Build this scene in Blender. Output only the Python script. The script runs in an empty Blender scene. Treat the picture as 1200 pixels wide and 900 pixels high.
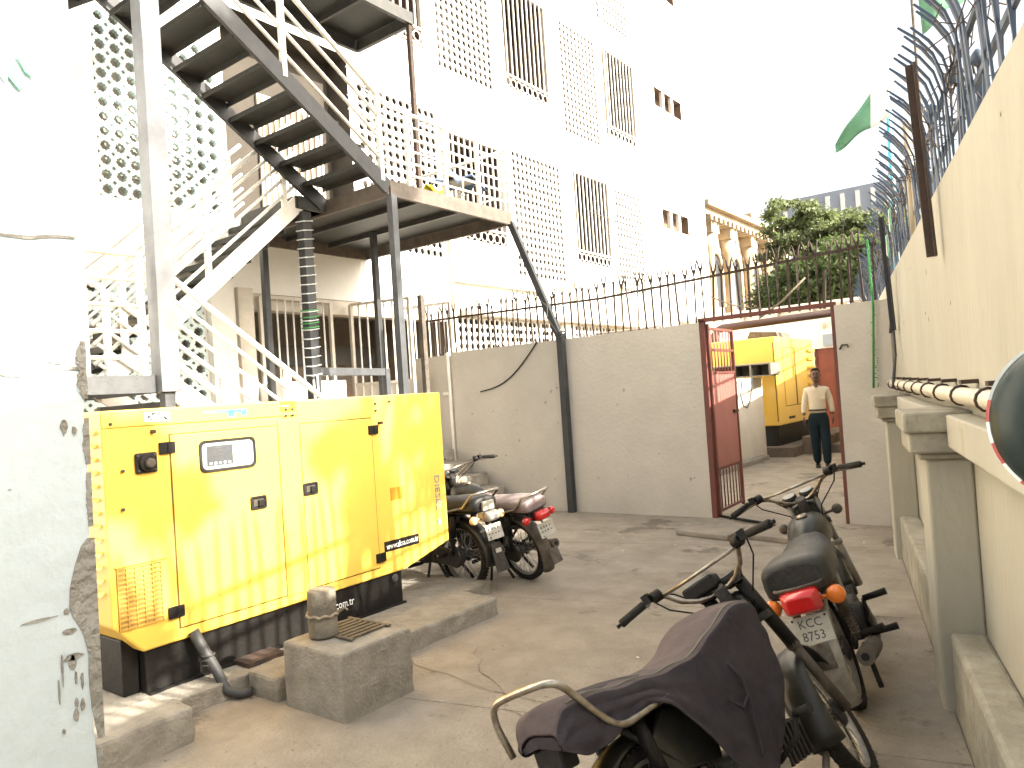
import bpy, math, random
from mathutils import Vector, Matrix
import numpy as np
random.seed(7); rng=np.random.default_rng(7)
SC=bpy.context.scene; COL=SC.collection
# ------------------------------------------------------------------ camera, sky, sun, exposure
EYE=1.55
up=Vector((-.067,1,-.0179)).normalized()
yc=Vector((654,30,-870)); yc=(yc-up*yc.dot(up)).normalized(); xc=yc.cross(up)
cam=bpy.data.objects.new('camera',bpy.data.cameras.new('camera')); COL.objects.link(cam)
cam.matrix_world=Matrix.Translation((0,0,EYE))@Matrix((xc,yc,up)).to_4x4()
cam.data.sensor_width=36; cam.data.lens=36*870/1200; cam.data.clip_start=.05; cam.data.clip_end=1500
SC.camera=cam
SUN_EL=math.radians(32.3); SUN_AZ=math.radians(9)      # azimuth from +X towards +Y
w=bpy.data.worlds.new('World'); SC.world=w; w.use_nodes=True
sky=w.node_tree.nodes.new('ShaderNodeTexSky'); sky.sky_type='NISHITA'; sky.sun_disc=False
sky.sun_elevation=SUN_EL; sky.sun_rotation=math.pi/2-SUN_AZ; sky.dust_density=6; sky.air_density=1.2; sky.ozone_density=1.0
bg=w.node_tree.nodes['Background']; bg.inputs['Strength'].default_value=.15
hs_=w.node_tree.nodes.new('ShaderNodeHueSaturation'); hs_.inputs['Saturation'].default_value=.42; w.node_tree.links.new(sky.outputs[0],hs_.inputs['Color']); mx_=w.node_tree.nodes.new('ShaderNodeMixRGB'); mx_.blend_type='MULTIPLY'; mx_.inputs[0].default_value=1; mx_.inputs[2].default_value=(1.0,.97,.90,1); w.node_tree.links.new(hs_.outputs[0],mx_.inputs[1]); w.node_tree.links.new(mx_.outputs[0],bg.inputs[0])
sl=bpy.data.lights.new('sun','SUN'); sl.energy=5.0; sl.angle=math.radians(.55); sl.color=(1,.93,.8)
so=bpy.data.objects.new('sun',sl); COL.objects.link(so)
sd=Vector((math.cos(SUN_EL)*math.cos(SUN_AZ),math.cos(SUN_EL)*math.sin(SUN_AZ),math.sin(SUN_EL)))
so.rotation_euler=sd.to_track_quat('Z','Y').to_euler(); so.location=(8,2,12)
SC.view_settings.view_transform='Standard'; SC.view_settings.look='None'; SC.view_settings.gamma=1
SC.view_settings.exposure=1.8
SC.render.engine='CYCLES'
# ------------------------------------------------------------------ materials
def mat(name,c,rough=.7,metal=0,c2=None,scale=4,amt=.5,bump=0,bscale=40,coat=0,spec=.5,c3=None,scale3=1.2,th3=.6,stretch=(1,1,1),trans=0,emit=0):
    m=bpy.data.materials.new(name); m.use_nodes=True; nt=m.node_tree; N=nt.nodes; L=nt.links
    b=N['Principled BSDF']; b.inputs['Roughness'].default_value=rough; b.inputs['Metallic'].default_value=metal
    b.inputs['Base Color'].default_value=(*c,1); b.inputs['Specular IOR Level'].default_value=spec
    if coat: b.inputs['Coat Weight'].default_value=coat
    if trans: b.inputs['Transmission Weight'].default_value=trans
    tc=N.new('ShaderNodeTexCoord'); mp=N.new('ShaderNodeMapping'); mp.inputs['Scale'].default_value=stretch
    L.new(tc.outputs['Object'],mp.inputs[0])
    if c2:
        n=N.new('ShaderNodeTexNoise'); n.inputs['Scale'].default_value=scale; n.inputs['Detail'].default_value=8; n.inputs['Roughness'].default_value=.65
        L.new(mp.outputs[0],n.inputs['Vector'])
        r=N.new('ShaderNodeValToRGB'); r.color_ramp.elements[0].position=.5-.5*amt*.6; r.color_ramp.elements[1].position=.5+.5*amt*.6
        r.color_ramp.elements[0].color=(*c,1); r.color_ramp.elements[1].color=(*c2,1); L.new(n.outputs['Fac'],r.inputs[0]); out=r.outputs[0]
        if c3:
            n3=N.new('ShaderNodeTexNoise'); n3.inputs['Scale'].default_value=scale3; n3.inputs['Detail'].default_value=6; n3.inputs['Roughness'].default_value=.7
            L.new(tc.outputs['Object'],n3.inputs['Vector'])
            r3=N.new('ShaderNodeValToRGB'); r3.color_ramp.elements[0].position=th3; r3.color_ramp.elements[1].position=th3+.06
            L.new(n3.outputs['Fac'],r3.inputs[0]); mx=N.new('ShaderNodeMixRGB'); L.new(r3.outputs[0],mx.inputs[0]); L.new(out,mx.inputs[1]); mx.inputs[2].default_value=(*c3,1); out=mx.outputs[0]
        L.new(out,b.inputs['Base Color'])
    if bump:
        nb=N.new('ShaderNodeTexNoise'); nb.inputs['Scale'].default_value=bscale; nb.inputs['Detail'].default_value=6
        L.new(mp.outputs[0],nb.inputs['Vector']); bp=N.new('ShaderNodeBump'); bp.inputs['Strength'].default_value=bump; bp.inputs['Distance'].default_value=.02
        L.new(nb.outputs['Fac'],bp.inputs['Height']); L.new(bp.outputs[0],b.inputs['Normal'])
    return m
MT=dict(
 white_wall=mat('white_wall',(.82,.80,.76),.85,c2=(.70,.68,.63),scale=1.5,amt=.9,bump=.15,bscale=30),
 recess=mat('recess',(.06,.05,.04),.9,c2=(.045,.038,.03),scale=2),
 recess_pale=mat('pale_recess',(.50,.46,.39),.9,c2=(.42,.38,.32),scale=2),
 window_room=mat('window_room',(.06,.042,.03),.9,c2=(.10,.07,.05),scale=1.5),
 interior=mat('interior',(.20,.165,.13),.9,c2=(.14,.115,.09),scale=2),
 column=mat('column_plaster',(.69,.775,.83),.85,c2=(.63,.71,.765),scale=3,amt=.9,bump=.25,bscale=25,c3=(.50,.56,.58),scale3=3.3,th3=.64),
 plaster=mat('grey_plaster',(.40,.385,.35),.9,c2=(.30,.28,.25),scale=12,bump=.8,bscale=60),
 cross=mat('cross_wall_paint',(.58,.535,.465),.85,c2=(.47,.43,.37),scale=2.1,amt=.95,bump=.35,bscale=22,c3=(.36,.335,.29),scale3=4.5,th3=.70),
 cream=mat('cream_wall',(.44,.415,.34),.85,c2=(.35,.325,.26),scale=2.2,amt=.9,bump=.3,bscale=22,c3=(.37,.335,.25),scale3=3.2,th3=.64,stretch=(1,1,.35)),
 bench=mat('bench_cement',(.37,.345,.275),.9,c2=(.22,.20,.155),scale=5,bump=.5,bscale=35,c3=(.28,.25,.19),scale3=4,th3=.62),
 ground=mat('yard_concrete',(.375,.325,.26),.88,c2=(.19,.16,.125),scale=3.2,amt=.95,bump=.7,bscale=45,c3=(.155,.13,.10),scale3=1.1,th3=.57),
 dirt=mat('dirt',(.20,.16,.12),.95,c2=(.13,.10,.08),scale=6,bump=.5),
 block=mat('raw_concrete',(.29,.265,.22),.92,c2=(.20,.18,.15),scale=9,bump=.5,bscale=55,c3=(.13,.115,.09),scale3=6,th3=.66),
 yellow=mat('yellow_paint',(.85,.545,.10),.38,c2=(.81,.51,.085),scale=2,bump=.05,bscale=5,c3=(.70,.44,.09),scale3=3.5,th3=.68),
 yellow2=mat('yellow_orange_sticker',(.8,.27,.02),.5),
 black=mat('black_paint',(.006,.0055,.005),.55,spec=.3,c2=(.014,.012,.010),scale=6,bump=.15),
 seam=mat('panel_gap',(.12,.07,.01),.8),
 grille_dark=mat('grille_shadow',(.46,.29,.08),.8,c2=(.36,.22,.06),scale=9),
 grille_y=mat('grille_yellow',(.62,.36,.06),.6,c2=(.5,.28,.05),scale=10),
 glass=mat('panel_glass',(.35,.42,.38),.15,spec=.6,c2=(.28,.33,.30),scale=8),
 rubber=mat('rubber',(.009,.008,.008),.75,spec=.3,c2=(.03,.026,.021),scale=9,bump=.3,bscale=70),
 tyre=mat('tyre',(.010,.009,.008),.85,spec=.3,c2=(.038,.031,.025),scale=6,amt=.9,bump=.5,bscale=90),
 steel_light=mat('bright_steel',(.26,.28,.31),.5,metal=.2,c2=(.17,.18,.20),scale=3),
 steel=mat('galvanised_steel',(.075,.08,.088),.5,metal=.15,c2=(.05,.053,.057),scale=7,bump=.1),
 edgebeam=mat('weathered_edge_beam',(.13,.105,.085),.7,c2=(.085,.068,.055),scale=8,bump=.2),
 darksteel=mat('dark_steel',(.035,.038,.038),.55,metal=.2,c2=(.065,.06,.052),scale=5,bump=.1),
 tread=mat('tread_steel',(.018,.022,.021),.6,metal=.1,c2=(.042,.040,.033),scale=4,amt=.8,bump=.1),
 charcoal=mat('charcoal_post',(.016,.018,.020),.55,c2=(.034,.034,.036),scale=5),
 whitemetal=mat('white_metal',(.78,.77,.73),.5,c2=(.66,.64,.58),scale=6,amt=.8),
 beige=mat('beige_metal',(.55,.50,.43),.6,c2=(.46,.41,.35),scale=5),
 rust=mat('rusty_iron',(.075,.042,.028),.8,c2=(.03,.023,.02),scale=14,bump=.3),
 brown=mat('brown_angle',(.035,.022,.016),.7,c2=(.06,.034,.02),scale=12,bump=.3),
 navy=mat('dark_blue_iron',(.022,.048,.10),.6,c2=(.035,.045,.06),scale=10),
 redpaint=mat('red_oxide',(.17,.045,.032),.65,c2=(.11,.04,.03),scale=6),
 pink=mat('faded_red_sheet',(.36,.13,.11),.6,c2=(.30,.115,.095),scale=4),
 reddoor=mat('red_brown_door',(.22,.055,.03),.6,c2=(.17,.045,.028),scale=5),
 maroon=mat('maroon_pipe',(.05,.022,.018),.7,c2=(.035,.018,.015),scale=6),
 aqua=mat('aqua_block',(.50,.62,.63),.8,c2=(.62,.68,.66),scale=3),
 chrome=mat('worn_chrome',(.45,.42,.37),.3,metal=.9,c2=(.20,.155,.11),scale=18,amt=.6),
 alu=mat('dusty_aluminium',(.42,.41,.39),.5,metal=.6,c2=(.26,.24,.21),scale=10,bump=.2),
 engine=mat('grimy_engine',(.05,.046,.042),.6,metal=.3,c2=(.025,.021,.018),scale=14,bump=.3),
 bikeblack=mat('dusty_black_paint',(.008,.010,.0095),.34,spec=.4,c2=(.045,.039,.031),scale=7,amt=.9),
 dust=mat('dusty_metal',(.13,.108,.085),.7,metal=.2,c2=(.065,.053,.042),scale=9,bump=.2),
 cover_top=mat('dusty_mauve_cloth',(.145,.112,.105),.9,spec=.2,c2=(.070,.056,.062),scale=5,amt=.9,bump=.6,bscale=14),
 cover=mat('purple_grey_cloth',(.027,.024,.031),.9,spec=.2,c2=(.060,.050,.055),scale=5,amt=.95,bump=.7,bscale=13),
 piping=mat('olive_piping',(.14,.135,.105),.85),
 vinyl=mat('black_vinyl',(.014,.0145,.015),.5,spec=.4,c2=(.040,.037,.033),scale=5,bump=.2,bscale=60),
 mauve=mat('mauve_vinyl',(.20,.155,.155),.6,c2=(.27,.215,.20),scale=4,bump=.15),
 redlens=mat('red_lens',(.55,.015,.015),.2,coat=.6,c2=(.45,.015,.015),scale=30),
 orangelens=mat('orange_lens',(.80,.20,.02),.22,coat=.6,c2=(.7,.17,.02),scale=30),
 pale_orange=mat('pale_orange_lens',(.8,.42,.2),.3,coat=.4),
 plate=mat('white_plate',(.44,.42,.37),.55,c2=(.34,.32,.27),scale=12),
 ink=mat('dark_ink',(.05,.045,.04),.7), inkblue=mat('blue_grey_ink',(.2,.26,.32),.6), whiteink=mat('white_ink',(.85,.85,.82),.6),
 cyan=mat('cyan_sticker',(.02,.22,.40),.5,c2=(.10,.35,.45),scale=25), 
 skin=mat('skin',(.12,.06,.036),.6,c2=(.15,.075,.045),scale=12), shirt=mat('cream_shirt',(.62,.53,.40),.85,c2=(.56,.47,.35),scale=8,bump=.2,bscale=20),
 trousers=mat('dark_teal_trousers',(.009,.017,.023),.9,spec=.15,c2=(.013,.022,.028),scale=6,bump=.2,bscale=15), hair=mat('black_hair',(.006,.005,.005),.9,spec=.1), shoe=mat('black_shoe',(.015,.013,.012),.35),
 leaf=mat('bright_leaf',(.11,.14,.065),.6,c2=(.19,.21,.11),scale=.6,amt=.9), leaf2=mat('dark_leaf',(.05,.08,.03),.6,c2=(.11,.14,.05),scale=.8,amt=.9),
 bark=mat('bark',(.12,.09,.065),.95,c2=(.07,.05,.04),scale=6,bump=.6),
 sandstone=mat('sandstone',(.46,.37,.25),.85,c2=(.33,.26,.18),scale=1.2,bump=.3,bscale=6), darkglass=mat('dark_window',(.04,.045,.05),.25),
 officegrey=mat('office_grey',(.30,.34,.40),.7,c2=(.26,.30,.36),scale=.3), officewhite=mat('office_white',(.62,.66,.70),.7),
 flaggreen=mat('flag_green',(.09,.25,.15),.8,c2=(.15,.32,.21),scale=5), flagwhite=mat('flag_white',(.8,.82,.8),.8),
 bluepole=mat('blue_pole',(.05,.42,.62),.5), rope=mat('rope',(.34,.28,.2),.95,c2=(.2,.16,.11),scale=60), garland=mat('green_garland',(.06,.28,.08),.8),
 paleplastic=mat('pale_pipe',(.60,.54,.42),.5,c2=(.50,.45,.35),scale=5), cementcyl=mat('grey_brown_cylinder',(.20,.175,.135),.9,c2=(.13,.115,.09),scale=20,bump=.5),
 mirror=mat('dark_mirror_glass',(.018,.028,.027),.3,spec=.2,c2=(.032,.042,.038),scale=14), rimgrey=mat('mirror_rim',(.40,.42,.42),.35), rimred=mat('reflective_red',(.45,.09,.08),.5),
 yellowcloth=mat('yellow_cloth',(.75,.68,.03),.8), bluecloth=mat('blue_grey_cloth',(.12,.17,.28),.8), wire=mat('white_wire',(.75,.76,.74),.5),
 cable=mat('grey_conduit',(.035,.036,.038),.6,c2=(.055,.053,.05),scale=20), redthing=mat('dark_red',(.15,.02,.03),.5),
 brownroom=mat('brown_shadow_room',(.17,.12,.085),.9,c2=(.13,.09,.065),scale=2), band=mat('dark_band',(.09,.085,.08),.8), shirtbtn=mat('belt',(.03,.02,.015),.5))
for k_ in ('leaf','leaf2'):
    nt_=MT[k_].node_tree; b_=nt_.nodes['Principled BSDF']; tr__=nt_.nodes.new('ShaderNodeBsdfTranslucent'); ms_=nt_.nodes.new('ShaderNodeMixShader'); ms_.inputs[0].default_value=.4
    tr__.inputs['Color'].default_value=(.20,.25,.09,1) if k_=='leaf' else (.12,.18,.05,1)
    nt_.links.new(b_.outputs[0],ms_.inputs[1]); nt_.links.new(tr__.outputs[0],ms_.inputs[2]); nt_.links.new(ms_.outputs[0],nt_.nodes['Material Output'].inputs[0])
# ------------------------------------------------------------------ mesh builder
class MB:
    def __init__(s,T=None): s.v=[]; s.f=[]; s.sm=[]; s.T=T
    def add(s,vs,fs,smooth=False):
        n=len(s.v)
        for p in vs:
            p=Vector(p); s.v.append(s.T(p) if s.T else p)
        for f in fs: s.f.append([i+n for i in f]); s.sm.append(smooth)
        return s
    def box(s,a,b,R=None,o=None):
        x0,y0,z0=[min(a[i],b[i]) for i in range(3)]; x1,y1,z1=[max(a[i],b[i]) for i in range(3)]
        vs=[Vector(p) for p in ((x0,y0,z0),(x1,y0,z0),(x1,y1,z0),(x0,y1,z0),(x0,y0,z1),(x1,y0,z1),(x1,y1,z1),(x0,y1,z1))]
        if R: vs=[R@(p-Vector(o))+Vector(o) if o else R@p for p in vs]
        return s.add(vs,[(0,3,2,1),(4,5,6,7),(0,1,5,4),(1,2,6,5),(2,3,7,6),(3,0,4,7)])
    def beam(s,a,b,w,h,upv=(0,0,1)):
        a=Vector(a); b=Vector(b); d=(b-a).normalized(); u=Vector(upv); sd_=d.cross(u)
        if sd_.length<1e-4: sd_=d.cross(Vector((1,0,0)))
        sd_.normalize(); u=sd_.cross(d).normalized(); vs=[]
        for p in (a,b):
            for i,j in ((-1,-1),(1,-1),(1,1),(-1,1)): vs.append(p+sd_*(w/2*i)+u*(h/2*j))
        return s.add(vs,[(3,2,1,0),(4,5,6,7),(0,1,5,4),(1,2,6,5),(2,3,7,6),(3,0,4,7)])
    def tube(s,pts,r,n=8,closed=False,caps=True):
        pts=[Vector(p) for p in pts]; m=len(pts); rs=r if isinstance(r,(list,tuple)) else [r]*m
        vs=[]; prev=None
        for i,p in enumerate(pts):
            if closed: t=(pts[(i+1)%m]-pts[i-1])
            else: t=pts[min(i+1,m-1)]-pts[max(i-1,0)]
            t=t.normalized() if t.length>1e-9 else Vector((0,0,1))
            if prev is None:
                u=t.cross(Vector((0,0,1)));
                if u.length<1e-3: u=t.cross(Vector((1,0,0)))
            else: u=prev-t*prev.dot(t)
            u.normalize(); prev=u; v=t.cross(u)
            for k in range(n):
                a=2*math.pi*k/n; vs.append(p+(u*math.cos(a)+v*math.sin(a))*rs[i])
        fs=[]
        for i in range(m if closed else m-1):
            for k in range(n):
                a=i*n+k; b=i*n+(k+1)%n; c=((i+1)%m)*n+(k+1)%n; d=((i+1)%m)*n+k; fs.append((a,b,c,d))
        s.add(vs,fs,True)
        if caps and not closed: 
            k=len(s.v)-m*n; s.f.append([k+i for i in range(n)][::-1]); s.sm.append(False); s.f.append([k+(m-1)*n+i for i in range(n)]); s.sm.append(False)
        return s
    def lathe(s,o,ax,prof,n=20,sx=None):   # prof: (along,radius)
        o=Vector(o); ax=Vector(ax).normalized(); u=ax.orthogonal().normalized() if sx is None else Vector(sx); v=ax.cross(u); vs=[]
        for h,r in prof:
            for k in range(n):
                a=2*math.pi*k/n; vs.append(o+ax*h+(u*math.cos(a)+v*math.sin(a))*r)
        fs=[]
        for i in range(len(prof)-1):
            for k in range(n): fs.append((i*n+k,i*n+(k+1)%n,(i+1)*n+(k+1)%n,(i+1)*n+k))
        s.add(vs,fs,True); k=len(s.v)-len(vs)
        if prof[0][1]>1e-4: s.f.append([k+i for i in range(n)][::-1]); s.sm.append(False)
        if prof[-1][1]>1e-4: s.f.append([k+(len(prof)-1)*n+i for i in range(n)]); s.sm.append(False)
        return s
    def prism(s,poly,d,cap=True):
        n=len(poly); d=Vector(d); vs=[Vector(p) for p in poly]+[Vector(p)+d for p in poly]
        fs=[(i,(i+1)%n,(i+1)%n+n,i+n) for i in range(n)]+[list(range(n))[::-1],list(range(n,2*n))]
        return s.add(vs,fs)
    def loft(s,secs,closed=True,caps=True,smooth=True):
        n=len(secs[0]); vs=[p for q in secs for p in q]; fs=[]
        for i in range(len(secs)-1):
            for k in range(n if closed else n-1): fs.append((i*n+k,i*n+(k+1)%n,(i+1)*n+(k+1)%n,(i+1)*n+k))
        b=len(s.v); s.add(vs,fs,smooth)
        if caps and closed: s.f.append([b+i for i in range(n)][::-1]); s.sm.append(False); s.f.append([b+(len(secs)-1)*n+i for i in range(n)]); s.sm.append(False)
        return s
    def build(s,name,m,parent=None,bevel=0,kind=None,world=True,solid=0,label=None):
        off=Vector((0,0,0))
        if world and parent is not None:
            r=parent
            while r: off=off+r.location; r=r.parent
        me=bpy.data.meshes.new(name); me.from_pydata([p-off for p in s.v],[],s.f)
        me.polygons.foreach_set('use_smooth',s.sm); me.update()
        me.materials.append(MT[m] if isinstance(m,str) else m)
        o=bpy.data.objects.new(name,me); COL.objects.link(o)
        if parent is not None: o.parent=parent
        if solid:
            q=o.modifiers.new('solid','SOLIDIFY'); q.thickness=solid; q.offset=0
        if bevel:
            q=o.modifiers.new('bevel','BEVEL'); q.width=bevel; q.segments=2; q.limit_method='ANGLE'; q.angle_limit=math.radians(40)
        if kind: o['kind']=kind
        if label: o['label']=label
        return o
def thing(name,label,cat,loc=(0,0,0),group=None):
    o=bpy.data.objects.new(name,None); o.location=loc; o.empty_display_size=.2; COL.objects.link(o)
    o['label']=label; o['category']=cat
    if group: o['group']=group
    return o
def tag(o,label,cat,group=None):
    o['label']=label; o['category']=cat
    if group: o['group']=group
    return o
def struct(o): o['kind']='structure'; return o
def link(me,name,parent,loc,rot=None):
    o=bpy.data.objects.new(name,me); COL.objects.link(o); o.parent=parent; o.location=loc
    if rot is not None: o.rotation_euler=rot
    return o
def text(body,size,m,parent,M,name='lettering',ext=.001,sx=1):
    cu=bpy.data.curves.new(name,'FONT'); cu.body=body; cu.size=size; cu.extrude=ext; cu.align_x='CENTER'; cu.align_y='CENTER'; cu.resolution_u=2
    t=bpy.data.objects.new('tmp',cu); COL.objects.link(t); bpy.context.view_layer.update()
    me=bpy.data.meshes.new_from_object(t.evaluated_get(bpy.context.evaluated_depsgraph_get())); bpy.data.objects.remove(t)
    me.name=name; me.transform(Matrix.Diagonal((sx,1,1,1))); me.transform(M); me.materials.clear(); me.materials.append(MT[m])
    o=bpy.data.objects.new(name,me); COL.objects.link(o); o.parent=parent; return o
def frame(xa,ya,o):   # matrix whose local x,y axes are given
    xa=Vector(xa).normalized(); ya=Vector(ya); ya=(ya-xa*ya.dot(xa)).normalized(); z=xa.cross(ya)
    M=Matrix((xa,ya,z)).transposed().to_4x4(); M.translation=Vector(o); return M
# wall frame of the right boundary wall: s along it, o towards the yard
WD=Vector((-.2284,.9736,0)); WN=Vector((.9736,.2284,0)); W0=Vector((-1.5,8.23,0))
def wp(s,o,z=0): return W0+WD*s+WN*o+Vector((0,0,z))
def wbox(mb,s0,s1,o0,o1,z0,z1):
    vs=[wp(a,b,c) for c in (z0,z1) for a,b in ((s0,o0),(s0,o1),(s1,o1),(s1,o0))]
    return mb.add(vs,[(0,1,2,3),(7,6,5,4),(0,4,5,1),(1,5,6,2),(2,6,7,3),(3,7,4,0)])
# ------------------------------------------------------------------ ground
g=MB(); g.box((-900,-900,-1),(900,900,-.035)); struct(g.build('ground','dirt'))
yard=MB(); yard.box((-13,-3,-.034),(3,24,-.012)); yard=struct(yard.build('yard_base','dirt'))
def slab(s0,s1,o0,o1,z,k):
    mb=MB(); n=6; js=[random.uniform(-.006,.006) for _ in range(4)]
    vs=[wp(s0+js[0],o0,z),wp(s0+js[1],o1,z),wp(s1+js[2],o1,z),wp(s1+js[3],o0,z)]
    vs=vs+[p-Vector((0,0,.05)) for p in vs]
    mb.add(vs,[(0,1,2,3),(0,4,5,1),(1,5,6,2),(2,6,7,3),(3,7,4,0)]); o=mb.build('paving_slab','ground',yard,bevel=.004); return o
ss=[-9.2,-7.0,-5.0,-3.09,-1.03,.9,2.9,5.1,7.4,9.8,12.4]; oo=[-9,-4.6,-.04]
for i in range(len(ss)-1):
    for j in range(len(oo)-1):
        g_=.0025
        slab(ss[i]+g_,ss[i+1]-g_,oo[j]+g_,oo[j+1]-g_,random.uniform(-.002,.002),0)
mb=MB(); wbox(mb,-9.2,12.4,-.034,.14,-.03,-.004); mb.build('paving_strip','ground',yard)
m_=MB()
for k in range(900):
    s_0=random.uniform(-8,5); o_0=-random.random()**1.6*4.2 if k%3 else -4.2*random.random(); p=wp(s_0,o_0-.06,.0); r=random.uniform(.0025,.009); a=random.uniform(0,6.28); u=Vector((math.cos(a)*r,math.sin(a)*r,0)); v=Vector((-math.sin(a)*r*.7,math.cos(a)*r*.7,0)); h_=Vector((0,0,r*.7))
    m_.add([p-u-v,p+u-v,p+u*1.2+v,p-u+v,p+h_+v*.2],[(0,1,4),(1,2,4),(2,3,4),(3,0,4)])
o=m_.build('yard_grit','block',kind='stuff'); o['label']='loose grit and crumbs of concrete scattered over the yard floor'; o['category']='grit'
m_=MB()
for k in range(26):
    p=wp(random.uniform(-8,2),-random.uniform(.2,4),.004); r=random.uniform(.006,.014); a=random.uniform(0,6.28); m_.add([p+Vector((math.cos(a+q)*r*random.uniform(.6,1.2),math.sin(a+q)*r*random.uniform(.6,1.2),random.uniform(0,.006))) for q in (0,1.5,3,4.5)],[(0,1,2,3)])
o=m_.build('paper_scraps','flagwhite',kind='stuff'); o['label']='tiny white paper scraps littering the yard floor'; o['category']='litter'
# threshold step before the gate
st=thing('gate_threshold','low cracked concrete step on the ground before the red gate','step',(-2.8,7.3,0))
for x0,x1,dy in ((-3.4,-2.78,0),(-2.77,-2.1,.02)):
    m_=MB(); vs=[Vector((x0,7.18+dy,0)),Vector((x1,7.05+dy,0)),Vector((x1,7.55,0)),Vector((x0,7.6,0))]; m_.prism(vs,(0,0,.055)); m_.build('concrete_slab','ground',st,bevel=.012)
m_=MB(); m_.tube([(-3.35,8.28,.02),(-2.95,8.02,.03),(-2.6,7.9,.02)],[.014,.02,.014],6)
tag(m_.build('dark_pipe','black'),'bent black pipe lying on the ground at the foot of the gate','pipe')
m_=MB()
for (s0_,o0_,ds,do,n_) in ((-5.2,-1.2,.05,-.12,14),(-2.2,-3.0,.10,.05,16),(-4.2,-2.6,-.08,.06,12),(-.4,-1.0,.04,-.13,12),(-6.1,-2.2,.06,.09,14),(-3.5,-.5,.12,-.03,12)):
    p=(s0_,o0_)
    for i in range(n_):
        q=(p[0]+ds+random.uniform(-.05,.05),p[1]+do+random.uniform(-.05,.05)); a_=wp(p[0],p[1],.0026); b_=wp(q[0],q[1],.0026); t_=(b_-a_).normalized(); nn_=Vector((-t_.y,t_.x,0))*random.uniform(.0012,.003); m_.add([a_-nn_,b_-nn_,b_+nn_,a_+nn_],[(0,1,2,3)]); p=q
m_.build('surface_cracks','dirt',yard,kind='stuff')
# ------------------------------------------------------------------ cross wall with gate opening
cw=thing('cross_wall','grey beige plastered wall across the yard beside the red gate','wall',(-5.3,8.33,0))
CY=8.23
def wallbox(x0,x1,name,z1=2.27):
    m_=MB(); n=24
    top=[(x0+(x1-x0)*i/n, z1+random.uniform(-.006,.006)) for i in range(n+1)]
    poly=[Vector((x,CY,z)) for x,z in top]+[Vector((x1,CY,-.05)),Vector((x0,CY,-.05))]
    m_.prism(poly,(0,.2,0)); return m_.build(name,'cross',cw)
wallbox(-7.28,-5.32,'wall_panel'); wallbox(-5.316,-3.42,'wall_panel'); wallbox(-1.93,-1.38,'wall_panel',2.285)
m_=MB(); m_.box((-8.1,CY+.02,-.05),(-7.36,CY+.14,2.24)); m_.build('grey_sheet_panel','cross',cw)
m_=MB()
for k in range(26):
    x=random.uniform(-7.2,-3.5); z=random.uniform(.3,1.7); r=random.uniform(.008,.025)
    m_.add([(x-r,CY-.003,z),(x,CY-.003,z-r*1.4),(x+r*1.3,CY-.003,z+r*.2),(x+r*.1,CY-.003,z+r)],[(0,1,2,3)])
o=m_.build('chipped_paint_spots','plaster',cw); o['kind']='stuff'
# cable + white vertical pipe
m_=MB(); pts=[]
for i in range(13):
    t=i/12; pts.append((-6.75+1.05*t,CY-.02,1.66+.62*t-.16*math.sin(math.pi*t)))
m_.tube(pts,.009,6); tag(m_.build('hanging_cable','black'),'thin black cable sagging across the cross wall','cable')
m_=MB(); m_.tube([(-7.32,CY-.03,.2),(-7.32,CY-.03,2.28)],.022,8); m_.box((-7.45,CY-.045,1.65),(-7.31,CY-.015,1.69)); tag(m_.build('white_pipe','whitemetal'),'thin white vertical pipe at the left end of the cross wall','pipe')
# fence on cross wall
fc=thing('spiked_fence','rusty spiked iron fence on top of the cross wall above the gate','fence',(-4.5,CY+.1,2.27))
def spike_mesh():
    m_=MB(); m_.beam((0,0,0),(0,0,.62),.019,.019)
    for s_ in (-1,1): m_.tube([(0,0,.56),(s_*.02,0,.63),(s_*.028,0,.69),(s_*.045,0,.74)],[.011,.011,.009,.003],4)
    o=m_.build('fence_bar','rust'); me=o.data; bpy.data.objects.remove(o); return me
sp=spike_mesh(); nb=60
for i in range(nb):
    x=-7.9+i*(6.35/(nb-1)); o=link(sp,'fence_bar',fc,(x+4.5,0,0),(random.uniform(-.06,.06),random.uniform(-.04,.04),random.uniform(-.5,.5))); o.scale=(1,1,random.uniform(.95,1.06))
m_=MB(); m_.beam((-7.95,CY+.1,2.80),(-4.75,CY+.1,2.74),.012,.03); m_.beam((-4.75,CY+.1,2.74),(-1.5,CY+.1,2.87),.012,.03); m_.build('rail','rust',fc)
m_=MB(); m_.beam((-2.05,CY+.1,2.27),(-2.02,CY+.1,2.68),.1,.012); m_.beam((-1.78,CY+.1,2.27),(-1.78,CY+.1,2.75),.06,.02); m_.build('support_post','rust',fc)
m_=MB(); m_.tube([(-3.4,CY+.06,2.62),(-3.0,CY+.05,2.42),(-2.7,CY+.07,2.34)],.007,4); m_.tube([(-2.72,CY+.02,2.24),(-2.45,CY+.02,2.4),(-2.2,CY+.03,2.62)],.012,5)
tag(m_.build('grey_rope','rope'),'grey rope tied diagonally over the fence above the gate','rope')
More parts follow.
